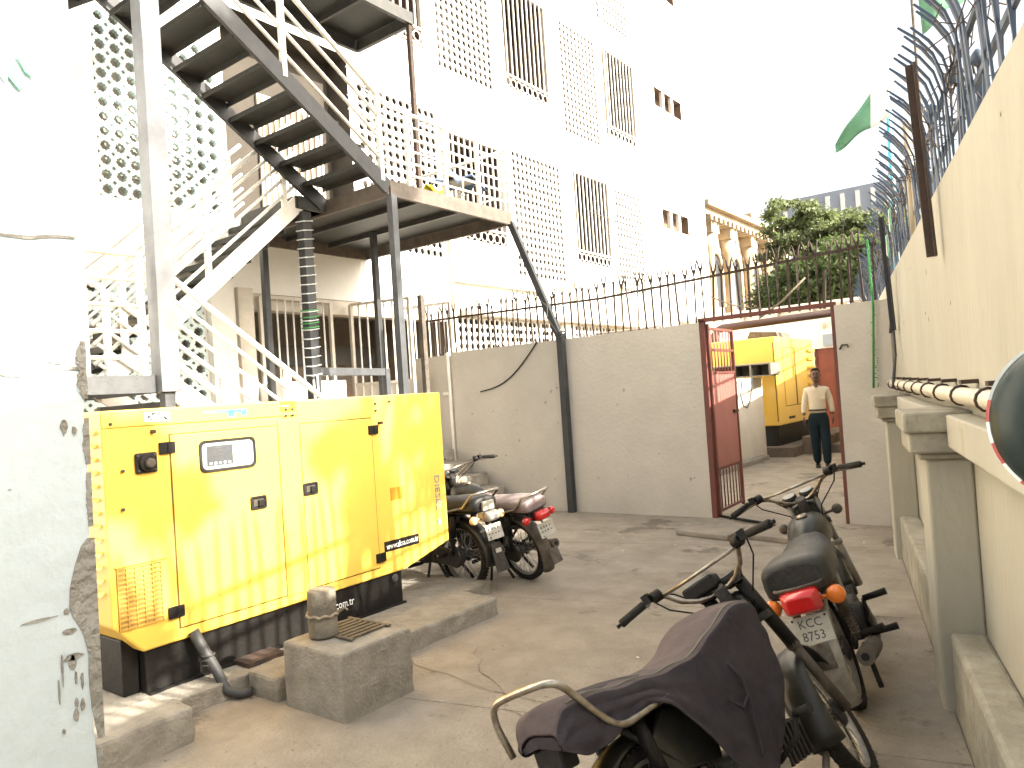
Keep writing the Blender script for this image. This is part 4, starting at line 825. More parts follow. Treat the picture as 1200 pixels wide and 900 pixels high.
# street lamp cluster behind spikes
sl_=thing('ornate_lamp','dark ornate lamp cluster behind the boundary fence spikes','lamp',tuple(wp(-1.2,.6,0)))
m=MB(); a=wp(-1.2,.8,2.3); m.tube([a,a+Vector((0,0,1.6))],.03,8)
for dx,dz in ((-.35,.0),(-.2,.25),(.0,.35),(.15,.15)): m.tube([a+Vector((0,0,1.3)),a+Vector((dx*.6,0,1.32+dz)),a+Vector((dx,0,1.38+dz))],.015,6); m.lathe(a+Vector((dx,0,1.36+dz)),(0,0,1),[(0,.02),(.03,.06),(.1,.05),(.14,.015)],8)
m.build('lamp_arms','navy',sl_)
# garlands and ropes in the corner
m=MB()
pts=[wp(-.12,.09,2.5)+(wp(-.55,.03,1.40)-wp(-.12,.09,2.5))*(i/24) for i in range(25)]
m.tube([(-1.56,CY-.03,2.9),(-1.55,CY-.04,2.2),(-1.60,CY-.05,1.4)],.012,5)
for i in range(60):
    t=i/60; p=Vector((-1.555,CY-.04,2.9-1.5*t)); m.tube([p,p+Vector((random.uniform(-.03,.03),random.uniform(-.03,0),random.uniform(-.02,.02)))],.005,3)
tag(m.build('green_garland','garland'),'green tinsel garland hanging down the cross wall in the corner','garland')
m=MB(); m.tube([wp(-.75,.06,2.0),wp(-.95,.05,1.7),wp(-1.2,0,1.42)],.013,6); m.tube([wp(-.78,.06,2.05),wp(-.80,.04,1.9)],.02,6); tag(m.build('grey_stick','cable'),'thin grey stick leaning on the ledge against the cream wall','stick')
m=MB(); m.tube([wp(-.3,.09,2.4),wp(-.33,.07,1.9),wp(-.3,.07,1.42)],.008,5); tag(m.build('brown_cord','rope'),'thin brown cord hanging in the corner of the walls','cord')
# ------------------------------------------------------------------ round mirror at the right edge
mr=thing('round_mirror','dark round convex mirror with red and white rim at the right edge','mirror',(.0,1.46,1.5))
C_=Vector((.022,1.455,1.456)); ax=(Vector((-.12,0,1.50))-C_).normalized()
m=MB(); m.lathe(C_,ax,[(0.0,.137),(.008,.135),(.028,.117),(.041,.083),(.048,.046),(.051,.0001)],48); m.build('mirror_glass','mirror',mr)
u_=ax.cross(Vector((0,0,1))).normalized(); v_=ax.cross(u_)
for k in range(24):
    a0_=2*math.pi*k/24; a1_=2*math.pi*(k+1)/24-.004; m=MB(); secs=[]
    for i in range(4):
        a=a0_+(a1_-a0_)*i/3; d_=u_*math.cos(a)+v_*math.sin(a); secs.append([C_+d_*.136-ax*.012,C_+d_*.141-ax*.012,C_+d_*.141+ax*.004,C_+d_*.136+ax*.005])
    m.loft(secs,smooth=False); mid_=(secs[1][1]-C_); m.build('rim_segment',('rimred' if k%2 else 'flagwhite') if (mid_.z<.03) else 'rimgrey',mr)
m=MB(); m.lathe(C_,ax,[(-.022,.02),(-.021,.139),(-.0125,.140)],32); m.tube([C_-ax*.02,C_-ax*.06,wp(-6.75,.11,1.456)],.015,8); m.build('back_shell','rimgrey',mr)
# ------------------------------------------------------------------ motorcycles
RK=math.radians(26.5); HEAD=Vector((.86,0,.86)); SAX=Vector((-math.sin(RK),0,math.cos(RK)))
def bike(label,par,st,plate,group='motorcycles parked in the yard'):
    x,y,h,lean,steer,sc=par
    t=thing('motorcycle',label,'motorcycle',(0,0,0),group)
    t.matrix_world=Matrix.Translation((x,y,0))@Matrix.Rotation(h,4,'Z')@Matrix.Rotation(lean,4,'X')@Matrix.Scale(sc,4)
    SR=Matrix.Rotation(steer,3,SAX); T=lambda p: HEAD+SR@(p-HEAD)
    B=lambda m,n,mt,par_=t,**k: m.build(n,mt,par_,world=False,**k)
    def wheel(cx,T_,name):
        c=Vector((cx,0,.28)); m=MB(T_); ring=[]
        n=48
        secs=[]
        pr_=[(.232,-.022),(.250,-.036),(.268,-.034),(.278,-.02),(.281,0),(.278,.02),(.268,.034),(.250,.036),(.232,.022)]
        for k in range(n):
            a=2*math.pi*k/n; secs.append([c+Vector((r*math.cos(a),yy,r*math.sin(a))) for r,yy in pr_])
        secs.append(secs[0]); m.loft(secs,caps=False)
        for k in range(56):      # tread lugs
            a=2*math.pi*k/56; u=Vector((math.cos(a),0,math.sin(a))); v=Vector((-math.sin(a),0,math.cos(a)))
            for s_ in (-1,1): m.beam(c+u*.279+Vector((0,s_*.006,0)),c+u*.274+Vector((0,s_*.031,0))+v*.006,.012,.010,upv=tuple(u))
        ty=B(m,name,'tyre')
        m=MB(T_); secs=[]
        for k in range(n):
            a=2*math.pi*k/n; secs.append([c+Vector((r*math.cos(a),yy,r*math.sin(a))) for r,yy in ((.236,-.024),(.222,-.014),(.222,.014),(.236,.024),(.228,.02),(.215,.01),(.215,-.01),(.228,-.02))])
        secs.append(secs[0]); m.loft(secs,caps=False); B(m,'rim','alu',ty)
        m=MB(T_); m.lathe(c-Vector((0,.06,0)),(0,1,0),[(0,.02),(.005,.05),(.02,.062),(.03,.03),(.085,.03),(.09,.062),(.115,.062),(.12,.015)],18); B(m,'hub','engine',ty)
        m=MB(T_)
        for k in range(36):
            a=2*math.pi*k/36; b=a+(.5 if k%4<2 else -.5); s_=1 if k%2 else -1
            m.tube([c+Vector((.045*math.cos(b),s_*.03,.045*math.sin(b))),c+Vector((.218*math.cos(a),0,.218*math.sin(a)))],.0022,3)
        B(m,'spokes','alu',ty)
    wheel(0,None,'rear_wheel'); wheel(1.2,T,'front_wheel')
    # fork
    foot=Vector((1.2,0,.28)); 
    for s_ in (-1,1):
        o=Vector((0,s_*.085,0)); a=foot+o; top=HEAD+SAX*.08+Vector((.055,0,0))+o; mid=a+(top-a)*.5
        m=MB(T); m.tube([a,mid],[.023,.025],12); m.lathe(mid,(top-a),[(-.015,.03),(.0,.032),(.02,.03)],12); m.tube([mid,top],[.030 if st=='A' else .020]*2,12); fk=B(m,'fork_leg','dust' if st=='A' else 'alu')
        if st=='A': m=MB(T); m.tube([mid,top],.031,12); B(m,'fork_cover','black',fk)
    m=MB(T); m.beam(HEAD+Vector((.05,-.11,-.10)),HEAD+Vector((.05,.11,-.10)),.06,.03); m.beam(HEAD+SAX*.09+Vector((.05,-.11,0)),HEAD+SAX*.09+Vector((.05,.11,0)),.06,.025); m.tube([HEAD-SAX*.10,HEAD+SAX*.10],.03,12); m.tube([foot-Vector((0,.1,0)),foot+Vector((0,.1,0))],.012,8); B(m,'fork_crown','engine')
    # front fender: curved channel over the front wheel
    def fender(cx,a0,a1,r,wd,T_,name,mt,flare=0):
        m=MB(T_); secs=[]; n=22; c=Vector((cx,0,.28))
        for k in range(n+1):
            a=math.radians(a0+(a1-a0)*k/n); rr=r+flare*(k/n)**2; u=Vector((math.cos(a),0,math.sin(a)))
            S=[]
            for q in range(9):
                b=math.radians(-80+20*q); S.append(c+u*(rr-.035*(1-math.cos(b)))+Vector((0,wd*math.sin(b),0)))
            for q in range(8,-1,-1):
                b=math.radians(-80+20*q); S.append(c+u*(rr-.004-.035*(1-math.cos(b)))+Vector((0,(wd-.003)*math.sin(b),0)))
            secs.append(S)
        m.loft(secs); return B(m,name,mt)
    fender(1.2,28,192 if st=='A' else 165,.325 if st=='A' else .318,.082 if st=='A' else .062,T,'front_fender','bikeblack')
    # handlebar
    hb={'A':[(.62,.37,1.03),(.66,.29,1.045),(.70,.235,1.05),(.735,.20,1.035),(.77,.16,.98),(.80,.10,.945),(.83,.05,.935)],'B':[(.62,.36,1.02),(.66,.28,1.035),(.70,.22,1.04),(.74,.17,1.02),(.80,.09,.955),(.83,.05,.935)]}['A' if st=='A' else 'B']
    full=hb+[(.83,-.05,.935)]+[(a,-b,c) for a,b,c in hb[::-1][1:]]
    m=MB(T); m.tube(full,.0115,10); m.tube([(.72,.20,1.035),(.72,-.20,1.035)],.008,8); B(m,'handlebar','chrome')
    for s_ in (-1,1):
        a=Vector((.60,s_*.395,1.022)); b=Vector((.665,s_*.28,1.046)); m=MB(T); m.tube([a,a+(b-a)*.05,b],[.015,.019,.017],12); m.tube([a-(b-a).normalized()*.02,a],[.009,.007],8); gp=B(m,'grip','rubber')
        c=b+(Vector((.70,s_*.235,1.05))-b)*.5; m=MB(T); m.lathe(c-Vector((0,.022*s_,0)),(Vector((.70,s_*.235,1.05))-b),[(-.005,.02),(0,.027),(.04,.027),(.045,.018)],10); m.box(c+Vector((-.03,-.016,-.012)),c+Vector((.0,.016,.03))); B(m,'switch_housing','black')
        m=MB(T); m.tube([c+Vector((.02,0,0)),c+Vector((.06,.03*s_,-.005)),c+Vector((.03,.13*s_,-.02))],[.008,.007,.005],6); B(m,'lever','alu')
        m=MB(T); m.tube([c+Vector((.03,0,0)),c+Vector((.09,-.03*s_,-.07)),(.90,.10*s_,.86),(.88,.04*s_,.70)],.004,5); m.tube([c+Vector((.02,-.01*s_,.01)),c+Vector((.10,-.08*s_,-.02)),(.93,.04*s_,.84),(.84,.02*s_,.72)],.004,5); B(m,'cable','black')
    if st=='A':
        m=MB(T); m.box((.80,-.01,.955),(.92,.15,1.02)); ib=B(m,'instrument_box','black',bevel=.012); m=MB(T); m.box((.82,.01,1.021),(.90,.13,1.024)); m.build('instrument_glass','glass',ib,world=False)
    # instruments and headlight
    m=MB(T); m.lathe((.88,.055,.925),(-.25,0,1),[(0,.03),(.02,.045),(.05,.047),(.055,.040)],16); m.lathe((.88,-.055,.925),(-.25,0,1),[(0,.03),(.02,.045),(.05,.047),(.055,.040)],16); ins=B(m,'instrument_cluster','black')
    m=MB(T); m.lathe((.865,.055,.981),(-.25,0,1),[(0,.038),(.002,.038)],16); m.lathe((.865,-.055,.981),(-.25,0,1),[(0,.038),(.002,.038)],16); B(m,'dial','darkglass',ins)
    hs=[]
    for k,(xx,wy,wz) in enumerate(((.87,.05,.05),(.89,.07,.07),(.95,.078,.078),(1.0,.08,.08),(1.01,.072,.072))):
        hs.append([Vector((xx,wy*math.copysign(abs(math.cos(a))**.6,math.cos(a)),.84+wz*math.copysign(abs(math.sin(a))**.6,math.sin(a)))) for a in [i*2*math.pi/16 for i in range(16)]])
    m=MB(T); m.loft(hs); hd=B(m,'headlight','bikeblack'); m=MB(T); m.lathe((1.011,0,.84),(1,0,0),[(0,.066),(.01,.05),(.014,.0001)],16); B(m,'headlight_lens','glass',hd)
    # frame
    m=MB(); m.tube([(.86,0,.80),(.6,0,.72),(.25,0,.70),(-.1,0,.68),(-.34,0,.66)],.02,8); m.tube([(.88,0,.72),(.78,0,.42),(.62,0,.24)],.018,8)
    for s_ in (-1,1):
        m.tube([(.25,.05*s_,.68),(.22,.09*s_,.45),(.25,.09*s_,.28)],.014,8); m.tube([(.25,.08*s_,.30),(.0,.085*s_,.28)],.018,8); m.tube([(-.3,.09*s_,.67),(-.0,.10*s_,.66),(.2,.08*s_,.66)],.012,8); m.tube([(-.12,.1*s_,.64),(.2,.09*s_,.36)],.012,8)
    B(m,'frame','black')
    # shocks
    for s_ in (-1,1):
        a=Vector((-.05,.115*s_,.64)); b=Vector((-.0,.115*s_,.31)); m=MB(); m.tube([a,a+(b-a)*.55],.026,10); m.tube([a+(b-a)*.5,b],.013,8)
        for k in range(7): c=a+(b-a)*(.55+.055*k); m.lathe(c,(b-a),[(-.004,.017),(0,.024),(.004,.017)],10)
        B(m,'shock_absorber','dust' if st=='B' else 'black')
    # engine
    m=MB(); m.box((.34,-.10,.20),(.62,.10,.38)); m.lathe((.40,-.15,.29),(0,1,0),[(0,.06),(.02,.09),(.06,.10),(.24,.10),(.28,.09),(.30,.06)],20); m.lathe((.56,-.13,.28),(0,1,0),[(0,.05),(.02,.07),(.24,.07),(.26,.05)],18); en=B(m,'engine','alu' if st=='A' else 'engine',bevel=.008)
    m=MB()
    for k in range(9): m.box((.60+.03*k,-.075,.235),(.612+.03*k,.075,.375))
    m.box((.60,-.05,.25),(.90,.05,.36)); m.build('cylinder_fins','engine',en,world=False)
    m=MB(); m.lathe((.40,-.152,.29),(0,-1,0),[(0,.085),(.012,.075),(.018,.04)],20); m.build('side_cover','engine' if st!='A' else 'glass',en,world=False)
    # kick starter, pegs, stand
    kx=.22 if st=='A' else 0; m=MB(); m.tube([(.30+kx,-.15,.30),(.26+kx*1.4,-.17-kx*.3,.36),(.25+kx*1.6,-.18-kx*.3,.43)],.011,8); m.tube([(.25+kx*1.6,-.18-kx*.3,.43),(.25+kx*1.6,-.30-kx*.1,.44)],[.016,.018],10); B(m,'kick_starter','black' if st=='B' else 'rubber')
    for s_ in (-1,1):
        m=MB(); m.tube([(.42,s_*.12,.20),(.42,s_*.27,.21)],[.014,.02],8); B(m,'foot_peg','rubber'); m=MB(); m.tube([(.10,s_*.10,.30),(.08,s_*.24,.32)],[.012,.018],8); B(m,'foot_peg','rubber')
    m=MB(); m.tube([(.30,.13,.22),(.24,.24,.03)],.013,8); m.tube([(.22,.1,.22),(.05,.12,.05)],.013,8); m.tube([(.22,-.1,.22),(.05,-.12,.05)],.013,8); B(m,'stand','black')
    m=MB(); m.tube([(.0,.09,.34),(.35,.10,.36)],.012,6); m.tube([(.0,.09,.22),(.35,.10,.22)],.012,6); m.lathe((.0,.075,.28),(0,1,0),[(0,.08),(.03,.085),(.04,.07)],18); m.box((-.02,.08,.21),(.38,.11,.35)); B(m,'chain_case','bikeblack',bevel=.01)
    # exhaust
    m=MB(); m.tube([(.88,-.03,.27),(.92,-.07,.2),(.80,-.12,.17),(.45,-.15,.17),(.25,-.155,.20)],.016,10); m.tube([(.27,-.155,.20),(.15,-.155,.225),(-.10,-.155,.275),(-.30,-.155,.315)],[.022,.04,.043,.040],16); ex=B(m,'exhaust','dust' if st!='A' else 'dust')
    m=MB(); m.lathe((-.30,-.155,.315),(-1,0,.2),[(0,.018),(.008,.018)],12); m.build('exhaust_tip','black',ex,world=False)
    # side panels, seat, tank
    for s_ in (-1,1):
        m=MB(); pl_=[(.02,.44),(.30,.40),(.34,.60),(.10,.64),(-.02,.56)]; m.prism([Vector((a,s_*.105,b)) for a,b in pl_],(0,-.03*s_,0)); B(m,'side_panel','bikeblack' if st!='C' else 'black',bevel=.01)
    def section(x,w_,zt,zb,n=16,crown=.02,e=.45):
        S=[]
        for i in range(n):
            a=2*math.pi*i/n; c_,s2=math.cos(a),math.sin(a); yy=w_*math.copysign(abs(c_)**e,c_); zz=(zt+zb)/2+(zt-zb)/2*math.copysign(abs(s2)**e,s2)
            if s2>0: zz+=crown*(1-(yy/w_)**2)
            S.append(Vector((x,yy,zz)))
        return S
    seat=[(-.335,.105,.755,.695),(-.33,.125,.775,.68),(-.25,.135,.785,.675),(-.05,.135,.775,.67),(.12,.13,.755,.665),(.28,.115,.745,.67),(.42,.09,.765,.68),(.46,.075,.765,.69)]
    if st=='B': seat=[(a_,b_*1.22,c_+.02,d_-.03) for a_,b_,c_,d_ in seat]
    m=MB(); m.loft([section(*q) for q in seat]); B(m,'seat',{'A':'cover','B':'vinyl','C':'vinyl','D':'mauve'}[st])
    tank=[(.42,.055,.77,.70),(.46,.085,.81,.68),(.55,.115,.845,.67),(.66,.125,.86,.67),(.76,.11,.85,.69),(.82,.08,.83,.71),(.84,.05,.81,.73)]
    if st=='A': tank=[(a_,b_*.9,c_-.03,d_) for a_,b_,c_,d_ in tank]
    m=MB(); m.loft([section(*q,e=.75) for q in tank]); tk=B(m,'fuel_tank','bikeblack'); m=MB(); m.lathe((.60,0,.865),(0,0,1),[(0,.035),(.012,.035),(.02,.028)],14); (m.build('tank_cap','chrome',tk,world=False) if st!='A' else None)
    # rear end
    fender(0,62,205 if st in 'BD' else 188,.325,.07,None,'rear_fender','alu' if st=='B' else ('bikeblack' if st in 'AC' else 'dust'),flare=.05)
    m=MB(); m.box((-.37,-.07,.60),(-.30,.07,.68)); B(m,'tail_bracket','alu' if st=='C' else 'black',bevel=.01)
    tl=[(-.37,.075,.685,.60),(-.40,.07,.68,.60),(-.43,.055,.665,.615),(-.435,.045,.655,.625)] if st!='A' else [(-.33,.06,.60,.54),(-.36,.055,.595,.54),(-.38,.04,.58,.55),(-.385,.03,.575,.555)]
    if st=='B': tl=[(a_-.01,b_*1.25,c_+.012,d_-.012) for a_,b_,c_,d_ in tl]
    if st!='C': m=MB(); m.loft([section(*q,e=.35,crown=0) for q in tl]); B(m,'tail_light','redlens' if st!='A' else 'redthing')
    else: m=MB(); m.loft([section(*q,e=.35,crown=0) for q in tl]); B(m,'tail_light','alu')
    for s_ in (-1,1):
        if st=='A': continue
        m=MB(); m.tube([(-.33,s_*.07,.625),(-.33,s_*.12,.625)],.01,8); rs_=1.25 if st=='B' else 1; m.lathe((-.315,s_*.15,.625),(-1,0,0),[(0,.022),(.01,.034*rs_),(.035,.034*rs_),(.045,.026*rs_),(.05,.012)],16); B(m,'rear_indicator',{'B':'orangelens','C':'pale_orange','D':'redlens','A':'orangelens'}[st])
        m=MB(T); m.tube([(.93,s_*.08,.80),(.93,s_*.15,.80)],.009,8); m.lathe((.95,s_*.17,.80),(-1,0,0),[(0,.03),(.03,.032),(.045,.025),(.05,.01)],14); B(m,'front_indicator','dust' if st=='B' else 'pale_orange')
    # plate on a bent bracket
    P=frame((0,-1,0),(.28,0,1),(-.405,0,.515)); wd_,ht=(.088,.062)
    def pt(u,v,k=0): return P@Vector((u,v,k))
    m=MB(); m.prism([pt(-wd_,-ht),pt(wd_,-ht),pt(wd_,ht),pt(-wd_,ht)],(P.to_3x3()@Vector((0,0,.003)))); plt=B(m,'number_plate','plate',bevel=.002)
    if plate:
        for i,tx in enumerate(plate): text(tx,.056,'ink',plt,P@Matrix.Translation((0,.026-.056*i,.0035)),sx=.95,ext=.0004)
        for u in (-.06,.06): m=MB(); m.lathe(pt(u*1.25,.05,.003),P.to_3x3()@Vector((0,0,1)),[(0,.006),(.003,.005)],8); m.build('plate_bolt','rust',plt,world=False)
    if st in 'CD':
        m=MB(); rr_=random.Random(ord(st))
        for i_ in range(9):
            u_0=-.07+.034*(i_%4)+rr_.uniform(0,.006); v_0=.03-.035*(i_//4); m.prism([pt(u_0,v_0,.0035),pt(u_0+.016,v_0+rr_.uniform(-.01,.01),.0035),pt(u_0+.014,v_0-.014,.0035),pt(u_0+.002,v_0-.012,.0035)],(P.to_3x3()@Vector((0,0,.0005))))
        m.build('worn_print','ink',plt,world=False,kind='stuff')
    m=MB(); m.tube([(-.34,0,.60),(-.37,0,.57),(-.375,0,.46)],.01,6); B(m,'plate_bracket','alu')
    if st=='B': m=MB(); m.prism([Vector(p_) for p_ in ((-.435,-.05,.455),(-.435,.05,.455),(-.455,.055,.34),(-.455,-.055,.34))],(.006,0,0)); B(m,'mud_flap','chrome'); 
    if st=='C':
        m=MB(); m.prism([Vector(p_) for p_ in ((-.40,-.05,.42),(-.40,.05,.42),(-.47,.07,.20),(-.47,-.07,.20))],(.008,0,.002)); B(m,'mud_flap','engine'); m=MB(); m.prism([Vector(p_) for p_ in ((-.425,-.03,.38),(-.425,.03,.38),(-.432,.03,.35),(-.432,-.03,.35))],(-.003,0,-.001)); B(m,'reflector','plate')
        m=MB(); m.box((-.37,-.06,.69),(-.35,.06,.76)); B(m,'white_panel','plate')
    if st=='D': m=MB(); m.prism([Vector(p_) for p_ in ((-.43,-.05,.34),(-.43,.05,.34),(-.47,.05,.22),(-.47,-.05,.22))],(.006,0,.002)); B(m,'mud_flap','dust')
    # grab rail
    if st=='A':
        K=[(.08,-.165,.675),(-.04,-.168,.665),(-.14,-.17,.655),(-.19,-.17,.665),(-.24,-.165,.71),(-.33,-.155,.83),(-.36,-.145,.855),(-.385,-.11,.865),(-.40,.0,.865),(-.415,.10,.86),(-.42,.135,.84),(-.415,.15,.79),(-.39,.15,.68)]
        L=[Vector(K[0])]
        for a_,b_,c_ in zip(K[:-2],K[1:-1],K[2:]):
            a_,b_,c_=Vector(a_),Vector(b_),Vector(c_); L+=[b_+(a_-b_)*.3,b_*.5+(b_+(a_-b_)*.3)*.25+(b_+(c_-b_)*.3)*.25,b_+(c_-b_)*.3]
        L.append(Vector(K[-1])); m=MB(); m.tube(L,.0125,12); B(m,'grab_rail','chrome')
    elif st in 'CD':
        m=MB(); m.tube([(-.02,-.14,.68),(-.22,-.15,.72),(-.34,-.15,.83),(-.38,-.10,.84),(-.38,.10,.84),(-.34,.15,.83),(-.22,.15,.72),(-.02,.14,.68)],.0115,10); B(m,'grab_rail','chrome')
    else:
        m=MB(); m.tube([(-.02,-.14,.68),(-.25,-.15,.70),(-.36,-.10,.70),(-.38,0,.70),(-.36,.10,.70),(-.25,.15,.70),(-.02,.14,.68)],.008,8); B(m,'grab_rail','dust')
    # cloth cover over seat and tank of the nearest machine
    if st=='A':
        S=[]; ST=[] # x, half width top, ztop, hem z
        keys=[(-.385,.10,.72,.66,.01),(-.375,.125,.775,.645,.02),(-.34,.14,.80,.62,.02),(-.25,.147,.80,.625,.02),(-.12,.15,.785,.66,.02),(.0,.15,.775,.68,.025),(.07,.15,.77,.64,.035),(.14,.15,.765,.54,.05),(.21,.15,.765,.42,.06),(.29,.15,.77,.31,.055),(.37,.152,.785,.27,.045),(.44,.158,.815,.28,.035),(.52,.168,.85,.33,.025),(.60,.178,.878,.42,.015),(.68,.18,.885,.51,.01),(.75,.17,.875,.59,.005),(.80,.14,.85,.65,.0),(.835,.08,.80,.70,.0)]
        KX=np.array([q_[0] for q_ in keys]); gx=np.linspace(KX[0],KX[-1],241); ker=np.exp(-np.linspace(-2.2,2.2,17)**2); ker/=ker.sum()
        GY=[]
        for c_i in range(1,5):
            v_=np.interp(gx,KX,[q_[c_i] for q_ in keys]); v2=np.convolve(np.pad(v_,8,mode='edge'),ker,mode='valid'); f_=np.clip(np.minimum(gx-KX[0],KX[-1]-gx)/.04,0,1); GY.append(v_*(1-f_)+v2*f_)
        def lerp(xx): return [xx]+[float(np.interp(xx,gx,g_)) for g_ in GY]
        n=64; r2=random.Random(3)
        seam=[];seam2=[]
        for k in range(n+1):
            xx=keys[0][0]+(keys[-1][0]-keys[0][0])*k/n; _,hw,zt,zh,fl_=lerp(xx); row=[]
            for s_,cnt in ((-1,1),):
                m2=13
                # right hem -> right shoulder
                for q in range(m2):
                    v=q/(m2-1); z=zh+(zt-.045-zh)*v; bul=fl_*math.sin(math.pi*min(1,v*1.0))*.25+fl_*(1-v)**1.5
                    wr=.006*math.sin(xx*22+v*5)*(1-v)+.005*math.sin(xx*47-v*9)*(1-v)+.004*math.sin(xx*9+v*14)
                    row.append(Vector((xx,-(hw+bul+wr),z)))
                for q in range(1,12):
                    a=math.pi*(1-q/12); yy=-(hw)*math.cos(math.pi-a) if False else hw*math.cos(a); row.append(Vector((xx,yy*1.0,zt-.045+.045*math.sin(a)**.55+.004*math.sin(xx*31+q))))
                for q in range(m2):
                    v=1-q/(m2-1); z=zh+.04+(zt-.045-zh-.04)*v; wr=.008*math.sin(xx*19+v*6)*(1-v); row.append(Vector((xx,(hw+fl_*.5*(1-v)+wr),z)))
            S.append(row); seam.append(row[13+1]+Vector((0,-.002,.003))); seam2.append(row[0])
        m=MB(); m.loft(S,closed=False)
        # end caps
        for row,x_ in ((S[0],S[0][0].x),(S[-1],S[-1][0].x)):
            b=len(m.v); m.add(row,[list(range(len(row)))],False)
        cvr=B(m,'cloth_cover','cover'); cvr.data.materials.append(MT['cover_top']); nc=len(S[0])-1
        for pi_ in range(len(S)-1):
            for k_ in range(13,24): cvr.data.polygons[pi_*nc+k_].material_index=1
        q_=None; q_=cvr.modifiers.new('s','SOLIDIFY'); q_.thickness=.006; q_=cvr.modifiers.new('ss','SUBSURF'); q_.levels=1; q_.render_levels=1
        sm_=[p_ for i,p_ in enumerate(seam) if 3<=i]
        m=MB(); m.tube(sm_,.0055,6); m.build('piping','piping',cvr,world=False)
        m=MB(); m.tube([(.44,-.185,.68),(.46,-.20,.62),(.45,-.205,.56),(.38,-.215,.53),(.33,-.205,.58)],.006,5); m.tube([(.45,-.205,.56),(.41,-.21,.45),(.37,-.21,.36)],.006,5); m.build('loose_fold','cover',cvr,world=False)
    return t
bike('motorcycle in front with purple grey cloth cover over seat and tank',(-.943,1.99,1.36,-.455,.42,.885),'A',None)
bike('motorcycle by the cream wall with number plate KCC 8753 and red tail light',(-.885,3.723,1.756,-.318,.15,.944),'B',('KCC','8753'))
bike('motorcycle partly hidden behind the yellow generator with dark mud flap',(-4.096,4.648,3.011,-.06,0,.984),'C',None)
bike('motorcycle with mauve seat and chrome rail in front of the cross wall',(-3.798,5.1,2.913,-.2,0,.941),'D',None)
# ------------------------------------------------------------------ man beyond the gate
def skin(name,nodes,edges,mt,parent,root=0,lv=2):
    me=bpy.data.meshes.new(name); me.from_pydata([Vector(n_[0]) for n_ in nodes],edges,[]); o=bpy.data.objects.new(name,me); COL.objects.link(o); o.parent=parent
    sk_=o.modifiers.new('skin','SKIN'); lay=me.skin_vertices[0].data
    for i,n_ in enumerate(nodes): r=n_[1]; lay[i].radius=(r,r) if not isinstance(r,tuple) else r
    lay[root].use_root=True; sk_.use_smooth_shade=True; s_=o.modifiers.new('sub','SUBSURF'); s_.levels=lv; s_.render_levels=lv; me.materials.append(MT[mt]); return o
MAN=Vector((-3.50,13.3,0)); mn=thing('person','man with moustache in cream shirt and dark trousers standing beyond the red gate','person',tuple(MAN))
mn.rotation_euler=(0,0,math.radians(14)); mn.scale=(.97,.97,.97)
# local: faces -Y, x to his left side = +x on the picture right
body=[((0,0,.93),.07),((0,.0,1.08),.08),((0,.0,1.25),(.10)),((0,.01,1.38),.08),((0,.01,1.47),.055),((0,-.005,1.54),.05),
 ((-.17,.01,1.38),.045),((-.215,.0,1.14),.036),((-.235,-.05,.92),.032),((.17,.01,1.38),.045),((.22,.01,1.14),.036),((.235,.0,.92),.032),
 ((-.08,0,.86),.06),((-.07,.02,.48),.05),((-.06,.06,.09),.04),((.08,0,.86),.06),((.10,-.07,.48),.05),((.10,-.10,.09),.04)]
ed=[(0,1),(1,2),(2,3),(3,4),(4,5),(3,6),(6,7),(7,8),(3,9),(9,10),(10,11),(0,12),(12,13),(13,14),(0,15),(15,16),(16,17)]
bd=skin('body',body,ed,'skin',mn)
# head as a lofted surface, part of the body
def ring(z,wx,wy,cy,n=20,e=1.0): return [Vector((wx*math.cos(a),cy+wy*math.sin(a),z)) for a in [i*2*math.pi/n for i in range(n)]]
m=MB(); m.loft([ring(1.50,.04,.045,0),ring(1.525,.052,.065,-.012),ring(1.55,.064,.082,-.012),ring(1.59,.073,.092,-.008),ring(1.63,.077,.096,-.003),ring(1.67,.077,.097,.0),ring(1.71,.070,.088,.003),ring(1.735,.05,.065,.004),ring(1.748,.018,.022,.004)]); hd=m.build('head','skin',mn,world=False)
m=MB(); m.loft([[Vector((-.012,-.095,1.59)),Vector((.012,-.095,1.59)),Vector((.006,-.098,1.645)),Vector((-.006,-.098,1.645))],[Vector((-.010,-.122,1.60)),Vector((.010,-.122,1.60)),Vector((.003,-.105,1.645)),Vector((-.003,-.105,1.645))]]); m.build('nose','skin',hd,world=False,bevel=.003)
for s_ in (-1,1):
    m=MB(); m.lathe((s_*.028,-.092,1.64),(0,-1,0),[(0,.012),(.004,.010),(.007,.004)],8); m.build('eye','shoe',hd,world=False); m=MB(); m.tube([(s_*.012,-.1,1.657),(s_*.03,-.098,1.664),(s_*.046,-.088,1.658)],.005,5); m.build('eyebrow','hair',hd,world=False); m=MB(); m.loft([ring(1.60,.008,.014,0,8),ring(1.65,.012,.018,0,8)]); m.v=[p+Vector((s_*.08,.005,0)) for p in m.v]; m.build('ear','skin',hd,world=False)
m=MB(); m.tube([(-.034,-.098,1.572),(-.015,-.108,1.582),(0,-.110,1.583),(.015,-.108,1.582),(.034,-.098,1.572)],[.005,.009,.008,.009,.005],6); m.build('moustache','hair',hd,world=False)
m=MB(); m.tube([(-.02,-.1,1.56),(0,-.104,1.56),(.02,-.1,1.56)],.005,5); m.build('mouth','mauve',hd,world=False)
m=MB(); m.loft([ring(1.60,.074,.05,.055),ring(1.65,.080,.074,.030),ring(1.69,.080,.090,.012),ring(1.715,.074,.090,.006),ring(1.74,.058,.070,.004),ring(1.757,.02,.025,.004)]); m.build('hair','hair',mn,world=False)
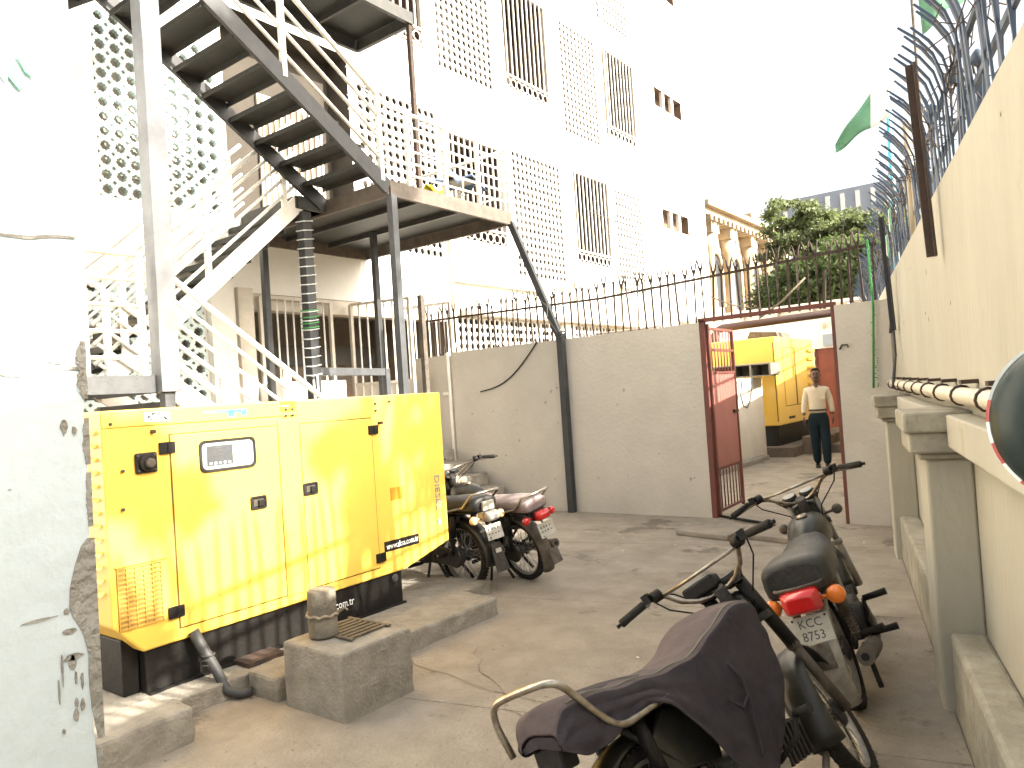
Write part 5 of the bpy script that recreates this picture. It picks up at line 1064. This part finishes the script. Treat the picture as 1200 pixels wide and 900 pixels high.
def hand(s_,wrist,mt='skin'):
    m=MB(); w_=Vector(wrist); m.loft([[w_+Vector(q) for q in ((-.018,-.03,0),(.018,-.03,0),(.018,.03,0),(-.018,.03,0))],[w_+Vector(q) for q in ((-.016,-.042,-.05),(.016,-.042,-.05),(.016,.04,-.05),(-.016,.04,-.05))],[w_+Vector(q) for q in ((-.012,-.04,-.09),(.012,-.04,-.09),(.012,.038,-.09),(-.012,.038,-.09))]])
    for k,(yy,L_) in enumerate(((-.032,.068),(-.011,.078),(.010,.073),(.029,.058))):
        m.tube([w_+Vector((0,yy,-.085)),w_+Vector((-s_*.006,yy,-.085-L_*.45)),w_+Vector((-s_*.022,yy,-.085-L_*.85))],[.0095,.009,.007],6)
    m.tube([w_+Vector((0,-.03,-.02)),w_+Vector((-s_*.012,-.058,-.05)),w_+Vector((-s_*.018,-.064,-.085))],[.012,.010,.008],6)
    m.build('hand',mt,bd,world=False)
hand(-1,(-.237,-.055,.90)); hand(1,(.237,-.002,.90))
sh=[((0,0,.90),.142),((0,0,1.06),.15),((0,.0,1.25),.158),((0,.01,1.385),.13),((-.165,.01,1.365),.062),((-.212,.0,1.15),.054),((-.235,-.045,.955),.042),((.165,.01,1.365),.062),((.217,.01,1.15),.054),((.235,.0,.955),.042),((0,.005,1.455),.068)]
so_=skin('shirt',sh,[(0,1),(1,2),(2,3),(3,4),(4,5),(5,6),(3,7),(7,8),(8,9),(3,10)],'shirt',mn); so_.scale=(1,.78,1); bd.scale=(1,.85,1)
m=MB(); 
for s_ in (-1,1): m.prism([Vector(p_) for p_ in ((s_*.005,-.115,1.40),(s_*.05,-.09,1.455),(s_*.075,-.07,1.43),(s_*.04,-.118,1.37))],(0,-.012,0))
m.build('collar','shirt',mn,world=False); m=MB(); m.box((.05,-.138,1.20),(.13,-.128,1.30)); m.build('pocket','shirt',mn,world=False)
tr_=[((0,0,1.02),.150),((0,0,.93),.152),((-.078,.0,.80),.112),((-.07,.02,.48),.088),((-.06,.07,.06),.070),((.078,.0,.80),.112),((.10,-.08,.48),.088),((.10,-.12,.06),.070)]
tro_=skin('trousers',tr_,[(0,1),(1,2),(2,3),(3,4),(1,5),(5,6),(6,7)],'trousers',mn); tro_.scale=(1,.85,1)
m=MB(); m.loft([ring(1.0,.152,.13,0),ring(1.03,.152,.13,0)]); m.build('belt','shirtbtn',mn,world=False)
for x_,y_ in ((-.06,.06),(.10,-.12)):
    m=MB(); m.loft([[Vector((x_+q[0]*.8*f,y_+yy,z_)) for q,z_ in (((-.05,0),0),((.05,0),0),((.045,0),hh),((-.045,0),hh))] for yy,f,hh in ((.08,.7,.07),(.03,.95,.085),(-.06,1.1,.065),(-.13,1.0,.045),(-.17,.55,.03))]); m.build('shoe','shoe',mn,world=False,bevel=.01)
